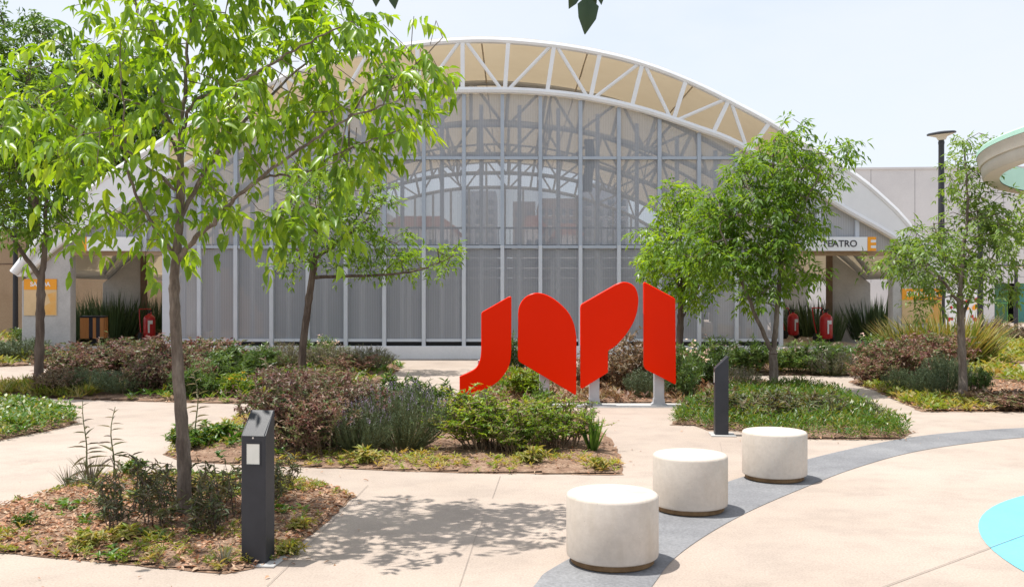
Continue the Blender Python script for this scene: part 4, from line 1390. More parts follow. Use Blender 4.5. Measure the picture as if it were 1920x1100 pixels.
# ==================================================================== RING CANOPY
r = thing('ring_canopy', 'cream concrete ring canopy with mint green top at the right edge', 'canopy', (12.19, 11.5, 0))
R1, R2, z0, z1 = 5.93, 5.66, 3.33, 3.71
ringprof = [(R1 - .16, z0), (R1 - .04, z0 + .02), (R1, z0 + .10), (R1 + .02, z0 + .30), (R1 - .12, z1 - .14)]
b = MB()
seg = 160


def ringstrip(b, prof):
    base = len(b.v)
    for (R, z) in prof:
        for k in range(seg):
            a = 2 * math.pi * k / seg; b.v.append((R * math.cos(a), R * math.sin(a), z))
    for i in range(len(prof) - 1):
        for k in range(seg):
            a, c = base + i * seg + k, base + i * seg + (k + 1) % seg
            b.f.append((a, c, c + seg, a + seg)); b.m.append(0)


ringstrip(b, [(R2 + .002, z0 + .01), (R1 - .06, z0), (R1 - .04, z0 + .02), (R1 - .02, z0 + .14), (R1 - .024, z0 + .148), (R1, z0 + .156), (R1 + .03, z1 - .09), (R1 + .035, z1 - .08)])
b.build('concrete_ring', M['ringc'], r, True)
b = MB(); ringstrip(b, [(R1 + .04, z1 - .079), (R1 + .04, z1 - .02), (R1 + .02, z1), (R2, z1)]); b.build('mint_coping', M['mint'], r, True)
b = MB(); ringstrip(b, [(R2, z1 - .003), (R2, z0 + .022)]); b.build('mint_lining', M['mint'], r, True)
for a in (.3, -1.0, 1.5):
    b = MB(); xx, yy_ = (R1 + R2) / 2 * math.cos(a), (R1 + R2) / 2 * math.sin(a)
    b.tube([(xx, yy_, 0), (xx, yy_, z0 + .01)], .14, 16); b.build('column', M['ringc'], r, True)

# ==================================================================== WALLS AND BUILDINGS BEHIND
r = thing('concrete_building', 'pale precast concrete building with green glass entrance behind the theatre', 'building', (20, 55, 0))
rot = math.radians(-4.0)
r.rotation_euler = (0, 0, rot)
# local x runs along the front, entrance opening cut out of it
hx0, hx1, ht = -8.0, 24.0, 8.75
ex0, ex1, ez = 7.4, 15.0, 2.25
b = MB()
b.box(hx0, ex0, 0, 8, 0, ht); b.box(ex1, hx1, 0, 8, 0, ht); b.box(ex0, ex1, 0, 8, ez, ht)
b.build('wall', M['conc2'], r)
b = MB()
for x in np.arange(hx0 + 1.2, hx1, 2.45):
    b.box(x - .02, x + .02, -.004, .0, ez + .05, ht)
for z in (2.6, 5.2): b.box(hx0, hx1, -.006, -.002, z - .02, z + .02)
b.build('panel_joints', M['seam'], r)
b = MB(); b.box(hx0 - .05, hx1, -.08, .3, ht, ht + .12); b.build('parapet', M['conc2'], r)
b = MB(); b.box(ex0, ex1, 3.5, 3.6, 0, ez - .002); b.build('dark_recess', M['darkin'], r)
for x in (ex0 + .1, ex0 + 1.55, ex0 + 2.5, ex0 + 3.45, ex0 + 4.4):
    f = MB()
    for (a, c, d, e) in ((x, x + .9, 0, .05), (x, x + .9, ez - .06, ez - .01), (x, x + .05, .0505, ez - .0605), (x + .85, x + .9, .0505, ez - .0605), (x + .051, x + .849, 1.1, 1.15)):
        f.box(a, c, .6, .66, d, e)
    d_ = f.build('entrance_door', M['greenf'], r)
    g_ = MB(); g_.box(x + .051, x + .849, .62, .64, .051, 1.099); g_.box(x + .051, x + .849, .62, .64, 1.151, ez - .061)
    g_.build('glass', M['glassg'] if x < ex0 + 1 else M['teal'], d_)

r = thing('painted_panel', 'white panel painted with loose red and purple blossoms behind the phormium', 'mural', (P(1800, 550, 40).x, 40, 0))
b = MB(); b.box(-.85, .95, 0, .12, 0, 1.75, bev=.01); b.build('panel', M['signw'], r)
rr = random.Random(4)
for mi, (mname, cnt) in enumerate((('exred', 9), ('orange', 5))):
    b = MB()
    for k in range(cnt):
        xx, zz, q = rr.uniform(-.7, .8), rr.uniform(.5, 1.6), rr.uniform(.05, .10)
        b.prism([(xx + q * math.cos(a) * (1 + .25 * math.cos(5 * a)), zz + q * math.sin(a) * (1 + .25 * math.cos(5 * a))) for a in np.linspace(0, 2 * math.pi, 20, endpoint=False)], -.006 - .002 * k - .03 * mi, -.001)
    b.build('painted_blossoms', M[mname], r)

r = thing('tan_wall', 'tan block boundary wall behind the left opening', 'wall', (-16, 37.0, 0))
b = MB(); b.box(-30, 9.5, 0, .25, 0, 4.1, bev=.02); b.build('wall', M['tan'], r)
b = MB(); b.box(-30, 9.5, -.008, -.001, 2.78, 2.83); b.build('wall_joint', M['brownp'], r)

# city seen through the theatre
def tower(px0, px1, ptop, y, mat, rows, colsn, lab, depth=14, name='city_building', round_top=False, tiled=False):
    x0, x1, zz = (px0 - 960) * y / F, (px1 - 960) * y / F, H + (550 - ptop) * y / F
    r = thing(name, lab, 'building', ((x0 + x1) / 2, y, 0))
    hw = (x1 - x0) / 2
    b = MB(); b.box(-hw, hw, 0, depth, 0, zz); b.build('wall', mat, r)
    if tiled:
        b = MB(); b.prism([(-hw - .4, zz), (hw + .4, zz), (hw * .7, zz + .8), (-hw * .7, zz + .8)], -.4, depth); b.build('roof', M['tile'], r)
    if round_top:
        b = MB(); b.prism([(hw * math.cos(a) * .9, zz + hw * .42 * math.sin(a)) for a in np.linspace(0, math.pi, 20)], 1, depth); b.build('roof', M['city1'], r)
    zmin = 4.5
    for i in range(rows):
        for k in range(colsn):
            zc = zmin + (zz - zmin - 1) * (i + .5) / rows
            xc = -hw + 2 * hw * (k + .5) / colsn
            dw, dh = hw / colsn * .55, (zz - zmin) / rows * .28
            f = MB(); f.box(xc - dw, xc + dw, -.12, .0, zc - dh - .12, zc - dh); w_ = f.build('window', M['city3'], r)
            g_ = MB(); g_.box(xc - dw, xc + dw, -.05, -.002, zc - dh + .001, zc + dh); g_.build('pane', M['pane'], w_)


tower(866, 930, 358, 130, M['city1'], 8, 3, 'tall grey tower seen through the screens left of centre')
tower(962, 1004, 378, 120, M['city2'], 6, 2, 'slim brownish block seen through the screens at centre')
tower(1012, 1090, 372, 110, M['city2'], 6, 6, 'brown apartment block with rows of windows seen through the screens')
tower(1092, 1178, 356, 115, M['city1'], 7, 4, 'grey apartment tower with rounded roof seen through the screens', round_top=True)
tower(730, 845, 425, 75, M['city3'], 1, 5, 'long low house with red tiled roof beyond the theatre, left', tiled=True, name='tiled_house')
tower(985, 1015, 425, 72, M['city3'], 1, 2, 'small house with red tiled roof beyond the theatre, centre', tiled=True, name='tiled_house')
tower(1045, 1085, 440, 70, M['city3'], 1, 3, 'house with red tiled roof beyond the railing, right of centre', tiled=True, name='tiled_house')
tower(600, 720, 395, 100, M['city3'], 3, 6, 'pale block beyond the theatre behind the spreading tree')


# ==================================================================== SHRUBS
VAR = {}


def stems_skeleton(rs, h, r, n, lean=.6, sub=3):
    """stems fanning out of one root: list of polylines"""
    out = []
    for i in range(n):
        a = rs.uniform(0, 2 * math.pi); q = math.sqrt(rs.uniform(0, 1)) * r
        top = Vector((q * math.cos(a), q * math.sin(a), h * (rs.uniform(.5, 1.0) if rs.uniform() < .9 else rs.uniform(1., 1.15)) * (1 - .35 * (q / r) ** 2)))
        st = Vector((top.x * .4 + rs.normal(0, .06 * r), top.y * .4 + rs.normal(0, .06 * r), -.01))
        mid = st.lerp(top, .5) + Vector((top.x * -.12, top.y * -.12, .06 * h)) + Vector(rs.normal(0, .05 * r, 3))
        main = catmull([st, mid, top], 4)
        out.append(main)
        for _ in range(sub):
            k = rs.integers(2, len(main) - 1)
            d = Vector(nrm(rs.normal(0, 1, 3))); d.z = abs(d.z) * .8 + .15
            ln = h * rs.uniform(.15, .34)
            out.append([main[k], main[k] + d * ln * .5 + Vector((0, 0, .02 * h)), main[k] + d * ln])
    return out


def leafy(key, h, r, mat, n=26, sub=3, leaf=.05, wide=.4, per=16, seed=1, tm=T_HI, stem='stem', sr=.006, from_=.3, upness=.5, flowers=None, droop=0.0):
    rs = np.random.default_rng(seed)
    sk = stems_skeleton(rs, h, r, n, sub=sub)
    b = MB()
    p, d, c = [], [], []
    for s_ in sk:
        b.tube(s_, list(np.linspace(sr, sr * .4, len(s_))), 4, caps=False)
        cc = rs.uniform(0, 1)
        for _ in range(per):
            t = rs.uniform(from_, 1.0) if len(s_) > 4 else rs.uniform(.15, 1.0)
            f = t * (len(s_) - 1); i = min(int(f), len(s_) - 2)
            q = s_[i].lerp(s_[i + 1], f - i)
            ax = (s_[i + 1] - s_[i]).normalized()
            dd = Vector(nrm(rs.normal(0, 1, 3))) + ax * upness + Vector((0, 0, .15 - droop))
            p.append(tuple(q)); d.append(tuple(dd)); c.append(min(1, max(0, cc * .6 + rs.uniform(0, .45))))
    k = len(p)
    d = np.array(d)
    L = leaf * rs.uniform(.6, 1.25, k)
    me = leaves_mesh('foliage', M[mat], [(np.array(p), d, nrm(rs.normal(0, .6, (k, 3)) + [0, 0, 1]), L, L * wide, tm, np.array(c))])
    ms = [('stems', b.mesh('stems', M[stem])), ('foliage', me)]
    if flowers:
        fm, nf, fs = flowers
        tips = [s_[-1] for s_ in sk if s_[-1].z > h * .6]
        pp, dd = [], []
        for _ in range(nf):
            t = tips[rs.integers(0, len(tips))]
            for q in range(9):
                pp.append(tuple(t + Vector(rs.normal(0, fs * .45, 3)) + Vector((0, 0, fs * .6)))); dd.append(rs.normal(0, 1, 3))
        k = len(pp)
        ms.append(('blossoms', leaves_mesh('blossoms', M[fm], [(np.array(pp), np.array(dd), nrm(rs.normal(0, 1, (k, 3)) + [0, -.5, 1]), fs * .8, fs * .6, T_LO, rs.uniform(0, 1, k))])))
    VAR[key] = (h, r, ms)


def spiky(key, h, r, mat, n=170, per=26, needle=.028, nw=.16, seed=1, tm=T_LO, lean=.55, heads=None):
    """rosemary and lavender: fans of upright needled stalks"""
    rs = np.random.default_rng(seed)
    b = MB(); p, d, c = [], [], []
    hp_ = []
    for i in range(n):
        a = rs.uniform(0, 6.283); q = math.sqrt(rs.uniform(0, 1))
        top = Vector((q * r * math.cos(a), q * r * math.sin(a), h * (1 - .42 * q * q) * rs.uniform(.72, 1.06)))
        st = Vector((top.x * .35, top.y * .35, 0))
        mid = st.lerp(top, .55) + Vector((top.x * .12, top.y * .12, -.02 * h)) + Vector(rs.normal(0, .03 * r, 3))
        ln = catmull([st, mid, top], 3)
        b.tube(ln, list(np.linspace(.004, .0018, len(ln))), 3, caps=False)
        cc = rs.uniform(0, 1)
        for _ in range(per):
            t = rs.uniform(.12, 1) ** .8
            f = t * (len(ln) - 1); k = min(int(f), len(ln) - 2)
            ax = (ln[k + 1] - ln[k]).normalized()
            p.append(tuple(ln[k].lerp(ln[k + 1], f - k))); d.append(tuple(ax * .9 + Vector(nrm(rs.normal(0, 1, 3))) * .75)); c.append(min(1, cc * .6 + rs.uniform(0, .4)))
        if heads: hp_.append((top, (ln[-1] - ln[-2]).normalized()))
    k = len(p)
    L = needle * rs.uniform(.7, 1.3, k)
    parts = [(np.array(p), np.array(d), rs.normal(0, 1, (k, 3)), L, L * nw, tm, np.array(c))]
    ms = [('stems', b.mesh('stems', M['stemg'])), ('foliage', leaves_mesh('foliage', M[mat], parts))]
    if heads:
        pp, dd = [], []
        for (t, ax) in hp_:
            if t.z < h * .62 or rs.uniform() < .45: continue
            for q in range(7):
                pp.append(tuple(t + ax * (.012 * q))); dd.append(tuple(ax + Vector(rs.normal(0, .8, 3))))
        k = len(pp)
        ms.append(('flower_spikes', leaves_mesh('flower_spikes', M['mauve'], [(np.array(pp), np.array(dd), rs.normal(0, 1, (k, 3)), .016, .010, T_LO, rs.uniform(0, 1, k))])))
    VAR[key] = (h, r, ms)


def blades(key, h, r, mat, n=60, width=.03, seed=1, arch=.6, spread=.16):
    """strap and sword leaved rosettes"""
    rs = np.random.default_rng(seed)
    V, Q, R = [], [], []
    for i in range(n):
        a = rs.uniform(0, 6.283); q = rs.uniform(.05, 1) ** .7
        L = h * rs.uniform(.65, 1.08)
        base = np.array([math.cos(a), math.sin(a), 0]) * r * spread * math.sqrt(rs.uniform(0, 1))
        dirv = np.array([math.cos(a) * q * r / h, math.sin(a) * q * r / h, 1.0]); dirv /= np.linalg.norm(dirv)
        side = np.array([-math.sin(a + rs.normal(0, .5)), math.cos(a), 0]); side /= np.linalg.norm(side)
        cc = rs.uniform(0, 1); seg_ = 6
        pos = base.copy(); w0 = width * rs.uniform(.7, 1.2)
        bend = arch * q * rs.uniform(.4, 1.3)
        k0 = len(V)
        for s_ in range(seg_ + 1):
            t = s_ / seg_
            wv = w0 * (1 - t ** 2.2) * (.55 + .9 * min(t * 2.2, .5)) + .001
            fold = np.cross(side, dirv)
            V += [pos - side * wv / 2 + fold * wv * .22, pos, pos + side * wv / 2 + fold * wv * .22]
            dirv = dirv + np.array([math.cos(a) * .25, math.sin(a) * .25, -1]) * bend * t * .22; dirv /= np.linalg.norm(dirv)
            pos = pos + dirv * L / seg_
        for s_ in range(seg_):
            for e in (0, 1):
                o = k0 + s_ * 3 + e
                Q.append((o, o + 1, o + 4, o + 3)); R.append(cc)
    VAR[key] = (h, r, [('foliage', quads_mesh('foliage', V, Q, M[mat], R))])


def weedstalk(key, h, mat, n=16, seed=1, leaf=.06):
    rs = np.random.default_rng(seed)
    pts = [Vector((.004 * i * math.sin(i * .7 + seed), .003 * i * math.cos(i * .6 + seed), h * i / 8)) for i in range(9)]
    b = MB(); b.tube(pts, list(np.linspace(.0055, .002, 9)), 5, caps=False)
    p, d = [], []
    for k in range(n):
        t = .12 + .86 * k / n
        f = t * 8; i = min(int(f), 7); a = k * 2.4 + rs.normal(0, .3)
        p.append(tuple(pts[i].lerp(pts[i + 1], f - i))); d.append((math.cos(a) + rs.normal(0, .3), math.sin(a) + rs.normal(0, .3), .6 - .7 * (1 - t) + rs.normal(0, .3)))
    k = len(p)
    L = leaf * (1.3 - .8 * np.linspace(0, 1, k))
    VAR[key] = (h, .08, [('stem', b.mesh('stem', M['stemg'])), ('foliage', leaves_mesh('foliage', M[mat], [(np.array(p), np.array(d), np.tile([0, 0, 1.], (k, 1)), L, L * .10, T_HI, rs.uniform(.3, 1, k))]))])


def plant(key, px, py, ptop, wpx, label, name, cat, group=None, rz=None, loc=None):
    h, r, ms = VAR[key]
    g = loc or G(px, py)
    y = g.y
    k = 1.3 if y < 7.6 else 1.22
    sh, sw = (py - ptop) * y / F / h * (1.0 if y < 7.6 else .97), wpx * k * y / F / (2 * r)
    # the foot seen lower in the picture is nearer: the top of a plant stands over its foot
    o = thing(name, label, cat, (g.x, g.y, soil_z(g.x, g.y)), RNG.uniform(0, 6.28) if rz is None else rz, group, (sw, sw, sh))
    for nm, me in ms: link(nm, me, o)
    return o

leafy('purpA', .92, .62, 'purple', n=60, sub=5, leaf=.052, wide=.42, per=15, seed=1, stem='stem', sr=.005, from_=.08)
leafy('purpB', .85, .60, 'purple', n=55, sub=5, leaf=.050, wide=.42, per=15, seed=2, stem='stem', sr=.005, from_=.08)
leafy('purpM', 1.1, .85, 'purple', n=60, sub=5, leaf=.085, wide=.42, per=14, seed=3, tm=T_LO, from_=.15)
leafy('purpN', 1.0, .85, 'purple', n=60, sub=5, leaf=.085, wide=.42, per=14, seed=4, tm=T_LO, from_=.15)
leafy('brownM', 1.1, .8, 'brownl', n=60, sub=5, leaf=.085, wide=.36, per=14, seed=5, tm=T_LO, from_=.15, droop=.2)
spiky('rosA', .72, .50, 'rosem', n=330, per=34, needle=.034, nw=.14, seed=6, heads=True)
spiky('rosM', .75, .5, 'rosem', n=200, per=26, needle=.06, nw=.14, seed=7)
spiky('lavM', .7, .5, 'lavend', n=190, per=20, needle=.07, nw=.13, seed=8)
leafy('greenA', .78, .46, 'green', n=44, sub=6, leaf=.042, wide=.36, per=20, seed=9, from_=.5, sr=.007, upness=.9)
leafy('greenB', .68, .44, 'green', n=40, sub=6, leaf=.040, wide=.36, per=20, seed=10, from_=.45, sr=.007, upness=.9)
leafy('oleA', .75, .36, 'olean', n=20, sub=3, leaf=.085, wide=.22, per=18, seed=11, stem='stemg', from_=.2, upness=.8)
leafy('oleB', .65, .34, 'olean', n=18, sub=3, leaf=.080, wide=.24, per=17, seed=12, stem='stemg', from_=.2, upness=.8)
leafy('oleM', .9, .6, 'olean', n=34, sub=4, leaf=.13, wide=.2, per=15, seed=13, tm=T_LO, stem='stemg', from_=.15, upness=.7, flowers=('petal', 9, .07))
leafy('oleN', .9, .6, 'olean', n=36, sub=4, leaf=.13, wide=.2, per=15, seed=14, tm=T_LO, stem='stemg', from_=.15, upness=.7)
leafy('yelM', .7, .5, 'green', n=30, sub=4, leaf=.10, wide=.25, per=14, seed=15, tm=T_LO, stem='stemg', from_=.1, flowers=('yflower', 7, .05))
leafy('sparA', .46, .24, 'darkg', n=9, sub=2, leaf=.07, wide=.2, per=8, seed=16, stem='barkd', sr=.004, from_=.15, upness=.2, droop=.45)
leafy('sparB', .50, .26, 'darkg', n=10, sub=2, leaf=.065, wide=.22, per=8, seed=17, stem='barkd', sr=.004, from_=.1, upness=.2, droop=.45)
leafy('sparC', .40, .24, 'darkg', n=9, sub=3, leaf=.06, wide=.25, per=8, seed=18, stem='barkd', sr=.004, from_=.05, upness=.2, droop=.3)
leafy('darkM', .45, .6, 'darkg', n=46, sub=3, leaf=.075, wide=.25, per=14, seed=19, tm=T_LO, stem='barkd', from_=.1, upness=.8)
leafy('roseA', .16, .15, 'weed', n=14, sub=1, leaf=.075, wide=.3, per=9, seed=20, stem='stemg', sr=.003, from_=.1, upness=.4)
leafy('roseB', .30, .24, 'cover', n=18, sub=2, leaf=.075, wide=.36, per=11, seed=25, stem='stemg', sr=.003, from_=.1, upness=.5)
blades('strapA', .48, .34, 'strap', n=34, width=.045, seed=21, arch=.5)
blades('phorm', 1.9, 1.5, 'phorm', n=300, width=.07, seed=22, arch=.45, spread=.4)
blades('sword', 1.15, .9, 'sword', n=240, width=.055, seed=23, arch=.12, spread=.75)
blades('grassA', .22, .16, 'lavend', n=46, width=.007, seed=24, arch=.8)
weedstalk('stalkA', .62, 'lavend', 24, 26, .10)
weedstalk('stalkB', .60, 'lavend', 20, 27, .11)

SH = 'purple leaved shrubs'
for a in (
    # middle bed, before the letters
    ('purpA', 550, 846, 696, 195, 'wide purple brown shrub at the left end of the middle bed', 'purple_shrub', 'shrub', SH),
    ('purpB', 650, 838, 706, 165, 'purple brown shrub between the wide purple shrub and the grey green rosemary', 'purple_shrub', 'shrub', SH),
    ('rosA', 755, 848, 724, 160, 'large grey green rosemary in the middle bed, before the open path', 'rosemary', 'shrub', 'rosemary bushes'),
    ('oleA', 735, 800, 694, 110, 'upright green narrow leaved plant rising behind the large rosemary', 'leafy_plant', 'plant', 'narrow leaved green plants'),
    ('oleB', 838, 806, 722, 90, 'narrow leaved green plant between the rosemary and the yellow green shrub', 'leafy_plant', 'plant', 'narrow leaved green plants'),
    ('greenA', 915, 848, 736, 190, 'yellow green bushy shrub hiding the foot of the letter J', 'green_shrub', 'shrub', 'yellow green shrubs'),
    ('greenB', 1040, 842, 744, 165, 'yellow green bushy shrub with bare brown stems under the letter O', 'green_shrub', 'shrub', 'yellow green shrubs'),
    ('oleB', 1010, 806, 728, 70, 'pale green leafy plant poking up just behind the shrub under the letter O', 'leafy_plant', 'plant', 'narrow leaved green plants'),
    ('strapA', 1112, 850, 775, 72, 'bright green strap leaved plant at the right end of the middle bed', 'strap_leaved_plant', 'plant', None),
    ('roseA', 1128, 884, 862, 40, 'tiny green weed at the right front corner of the middle bed', 'weed', 'weed', 'small weeds'),
    ('roseB', 385, 835, 795, 90, 'leafy light green weed at the left tip of the middle bed', 'weed', 'weed', 'small weeds'),
    ('roseB', 345, 846, 808, 60, 'light green weed right behind the nearest ash trunk', 'weed', 'weed', 'small weeds'),
    ('roseA', 690, 872, 845, 60, 'small weed under the front of the large rosemary', 'weed', 'weed', 'small weeds'),
    ('roseA', 1000, 874, 842, 50, 'small yellow green weed in front of the shrub under the letter O', 'weed', 'weed', 'small weeds'),
    ('stalkA', 366, 842, 690, 40, 'single tall weed stalk close to the ash trunk on its right', 'weed', 'weed', 'tall weed stalks'),
    ('purpB', 600, 858, 742, 160, 'low grey purple shrub at the front of the middle bed by the near bollard', 'purple_shrub', 'shrub', SH),
    ('rosA', 672, 854, 765, 120, 'low dark rosemary between the purple shrubs and the large rosemary', 'rosemary', 'shrub', 'rosemary bushes'),
    ('oleA', 785, 802, 706, 90, 'narrow leaved green plant right behind the flowering top of the large rosemary', 'leafy_plant', 'plant', 'narrow leaved green plants'),
    ('purpB', 700, 795, 722, 110, 'purple shrub half hidden behind the large rosemary', 'purple_shrub', 'shrub', SH),
    ('greenB', 978, 856, 764, 120, 'low bushy green shrub in the dip between the two yellow green shrubs', 'green_shrub', 'shrub', 'yellow green shrubs'),
    ('sparB', 1092, 800, 740, 60, 'wispy dark stemmed plant behind the strap leaved plant', 'drooping_plant', 'plant', 'dark thin stemmed plants'),
    # nearest bed
    ('sparC', 225, 1005, 918, 100, 'dark drooping plant at the front left of the others in the nearest bed', 'drooping_plant', 'plant', 'dark thin stemmed plants'),
    ('sparB', 335, 965, 862, 110, 'dark drooping plant just behind the ash trunk', 'drooping_plant', 'plant', 'dark thin stemmed plants'),
    ('sparC', 415, 1005, 918, 100, 'low dark plant between the ash trunk foot and the bollard foot', 'drooping_plant', 'plant', 'dark thin stemmed plants'),
    ('sparC', 505, 950, 880, 80, 'dark thin plant hidden in part by the near bollard', 'drooping_plant', 'plant', 'dark thin stemmed plants'),
    ('sparA', 235, 975, 862, 120, 'dark drooping thin stemmed plant left of the ash trunk', 'drooping_plant', 'plant', 'dark thin stemmed plants'),
    ('sparB', 285, 948, 850, 120, 'dark drooping plant behind and left of the ash trunk', 'drooping_plant', 'plant', 'dark thin stemmed plants'),
    ('sparC', 300, 1000, 905, 110, 'low dark leafy plant in front of the ash trunk on its left', 'drooping_plant', 'plant', 'dark thin stemmed plants'),
    ('sparB', 400, 960, 850, 120, 'dark drooping plant between the ash trunk and the near bollard', 'drooping_plant', 'plant', 'dark thin stemmed plants'),
    ('sparA', 440, 985, 868, 110, 'dark drooping plant touching the near bollard on its left', 'drooping_plant', 'plant', 'dark thin stemmed plants'),
    ('sparC', 355, 1010, 925, 90, 'low dark green plant right at the foot of the ash trunk', 'drooping_plant', 'plant', 'dark thin stemmed plants'),
    ('sparA', 530, 930, 850, 80, 'dark thin plant just right of the near bollard', 'drooping_plant', 'plant', 'dark thin stemmed plants'),
    ('stalkA', 160, 912, 752, 45, 'taller of the two pale weed stalks left of the ash tree', 'weed', 'weed', 'tall weed stalks'),
    ('stalkB', 213, 905, 768, 45, 'shorter pale weed stalk, nearer the ash trunk of the two', 'weed', 'weed', 'tall weed stalks'),
    ('grassA', 170, 908, 850, 90, 'dry grass tuft at the foot of the taller weed stalk', 'grass_tuft', 'grass', 'dry grass tufts'),
    ('grassA', 130, 918, 872, 60, 'dry grass tuft at the back left edge of the nearest bed', 'grass_tuft', 'grass', 'dry grass tufts'),
    ('grassA', 420, 1062, 1015, 60, 'dry grass tuft beside the foot of the near bollard', 'grass_tuft', 'grass', 'dry grass tufts'),
    ('roseB', 45, 1000, 975, 36, 'broad leaved green seedling at the far left of the nearest bed', 'weed', 'weed', 'small weeds'),
    ('roseA', 175, 1030, 1000, 60, 'yellow green weed at the front edge of the nearest bed, left of two', 'weed', 'weed', 'small weeds'),
    ('roseA', 225, 1022, 995, 56, 'bright weed at the front edge of the nearest bed, right of two', 'weed', 'weed', 'small weeds'),
    ('roseA', 545, 1038, 1010, 46, 'small weed right of the near bollard foot', 'weed', 'weed', 'small weeds'),
    ('roseA', 560, 996, 975, 46, 'small bright weed by the right edge of the nearest bed', 'weed', 'weed', 'small weeds'),
    ('roseB', 250, 895, 862, 60, 'leafy weed at the back edge of the nearest bed, behind the drooping plants', 'weed', 'weed', 'small weeds'),
    # long left bed
    ('purpM', 130, 722, 648, 130, 'purple shrub beside the thin left tree', 'purple_shrub', 'shrub', SH),
    ('purpN', 215, 705, 632, 150, 'purple shrub behind the twin rosemaries of the left bed', 'purple_shrub', 'shrub', SH),
    ('purpM', 300, 715, 630, 150, 'purple shrub left of the nearest ash trunk in the long left bed', 'purple_shrub', 'shrub', SH),
    ('purpN', 385, 705, 632, 140, 'purple shrub right of the nearest ash trunk in the long left bed', 'purple_shrub', 'shrub', SH),
    ('oleN', 455, 712, 650, 110, 'tall green leafy plant below the left end of the grey screens', 'leafy_plant', 'plant', 'narrow leaved green plants'),
    ('purpN', 290, 740, 668, 110, 'low purple shrub at the front of the left bed beside the rosemaries', 'purple_shrub', 'shrub', SH),
    ('purpM', 525, 738, 688, 110, 'dark purple shrub left of the leaning trunk at the path edge', 'purple_shrub', 'shrub', SH),
    ('purpN', 610, 725, 692, 110, 'dark low purple shrub right of the leaning trunk', 'purple_shrub', 'shrub', SH),
    ('rosM', 165, 738, 688, 90, 'left one of the twin grey green rosemaries in the left bed', 'rosemary', 'shrub', 'rosemary bushes'),
    ('rosM', 232, 741, 692, 100, 'right one of the twin grey green rosemaries in the left bed', 'rosemary', 'shrub', 'rosemary bushes'),
    ('yelM', 440, 745, 700, 90, 'green plant with small yellow flowers at the front of the left bed', 'flowering_plant', 'plant', None),
    ('oleN', 375, 748, 690, 90, 'fresh green leafy plant right beside the ash trunk in the left bed', 'leafy_plant', 'plant', 'narrow leaved green plants'),
    ('oleN', 490, 700, 650, 90, 'green leafy plant between purple shrubs and pale lavender', 'leafy_plant', 'plant', 'narrow leaved green plants'),
    ('lavM', 530, 692, 640, 90, 'pale lavender clump left of the leaning trunk', 'lavender', 'shrub', 'pale lavender clumps'),
    ('lavM', 620, 690, 645, 95, 'pale lavender clump right of the leaning trunk', 'lavender', 'shrub', 'pale lavender clumps'),
    ('lavM', 690, 696, 648, 90, 'pale lavender clump at the right end of the left bed', 'lavender', 'shrub', 'pale lavender clumps'),
    ('oleM', 600, 680, 630, 70, 'pink flowering plant behind the leaning trunk', 'flowering_shrub', 'shrub', 'pale flowered shrubs'),
    ('purpN', 655, 705, 664, 100, 'low purple shrub among the pale lavender clumps', 'purple_shrub', 'shrub', SH),
    ('purpN', 350, 742, 664, 100, 'low purple shrub just left of the ash trunk at the front of the left bed', 'purple_shrub', 'shrub', SH),
    ('oleN', 420, 728, 668, 110, 'green leafy plant in the middle of the left bed right of the ash trunk', 'leafy_plant', 'plant', 'narrow leaved green plants'),
    ('purpM', 570, 745, 700, 110, 'dark purple shrub at the foot of the leaning trunk', 'purple_shrub', 'shrub', SH),
    ('brownM', 110, 742, 690, 90, 'brownish shrub at the foot of the thin left tree', 'brown_shrub', 'shrub', 'brown shrubs'),
    # far left
    ('rosM', 40, 678, 632, 110, 'low rosemary hedge clump beyond the path at the left edge', 'rosemary', 'shrub', 'rosemary bushes'),
    ('rosM', -30, 680, 636, 110, 'rosemary clump cut by the left edge of the view', 'rosemary', 'shrub', 'rosemary bushes'),
    ('purpM', 170, 655, 618, 120, 'distant purple shrub in front of the waste bin', 'purple_shrub', 'shrub', SH),
    ('purpN', 260, 652, 616, 130, 'distant purple shrub in front of the left extinguisher', 'purple_shrub', 'shrub', SH),
    ('brownM', 10, 620, 590, 70, 'distant reddish brown shrub at the foot of the tan wall', 'brown_shrub', 'shrub', 'brown shrubs'),
    ('oleN', 60, 650, 612, 60, 'green plant at the foot of the exit pier', 'leafy_plant', 'plant', 'narrow leaved green plants'),
    # behind the letters
    ('brownM', 1185, 735, 622, 150, 'brown purple shrub filling the gap between letters P and I', 'brown_shrub', 'shrub', 'brown shrubs'),
    ('brownM', 1100, 728, 660, 110, 'brown shrub behind the letter P', 'brown_shrub', 'shrub', 'brown shrubs'),
    ('rosM', 1215, 748, 690, 80, 'grey green rosemary behind the post of the letter I', 'rosemary', 'shrub', 'rosemary bushes'),
    ('yelM', 985, 748, 684, 100, 'yellow green shrub between letters J and O', 'flowering_plant', 'plant', None),
    ('oleN', 970, 705, 635, 60, 'green plant in the gap between letters J and O', 'leafy_plant', 'plant', 'narrow leaved green plants'),
    ('oleN', 1280, 752, 660, 70, 'grey green leafy plant right of the letter I', 'leafy_plant', 'plant', 'narrow leaved green plants'),
    ('oleM', 1312, 728, 640, 110, 'pale flowered shrub right of the letter I', 'flowering_shrub', 'shrub', 'pale flowered shrubs'),
    ('lavM', 1385, 735, 690, 80, 'pale lavender clump left of the forked tree', 'lavender', 'shrub', 'pale lavender clumps'),
    # theatre front
    ('oleM', 1335, 700, 630, 100, 'pale flowered shrub nearest the theatre, behind the far bollard', 'flowering_shrub', 'shrub', 'pale flowered shrubs'),
    ('oleN', 1400, 700, 640, 90, 'green shrub left of the fork of the forked tree', 'leafy_plant', 'plant', 'narrow leaved green plants'),
    ('oleM', 1485, 700, 638, 100, 'pale flowered shrub right of the forked trunk', 'flowering_shrub', 'shrub', 'pale flowered shrubs'),
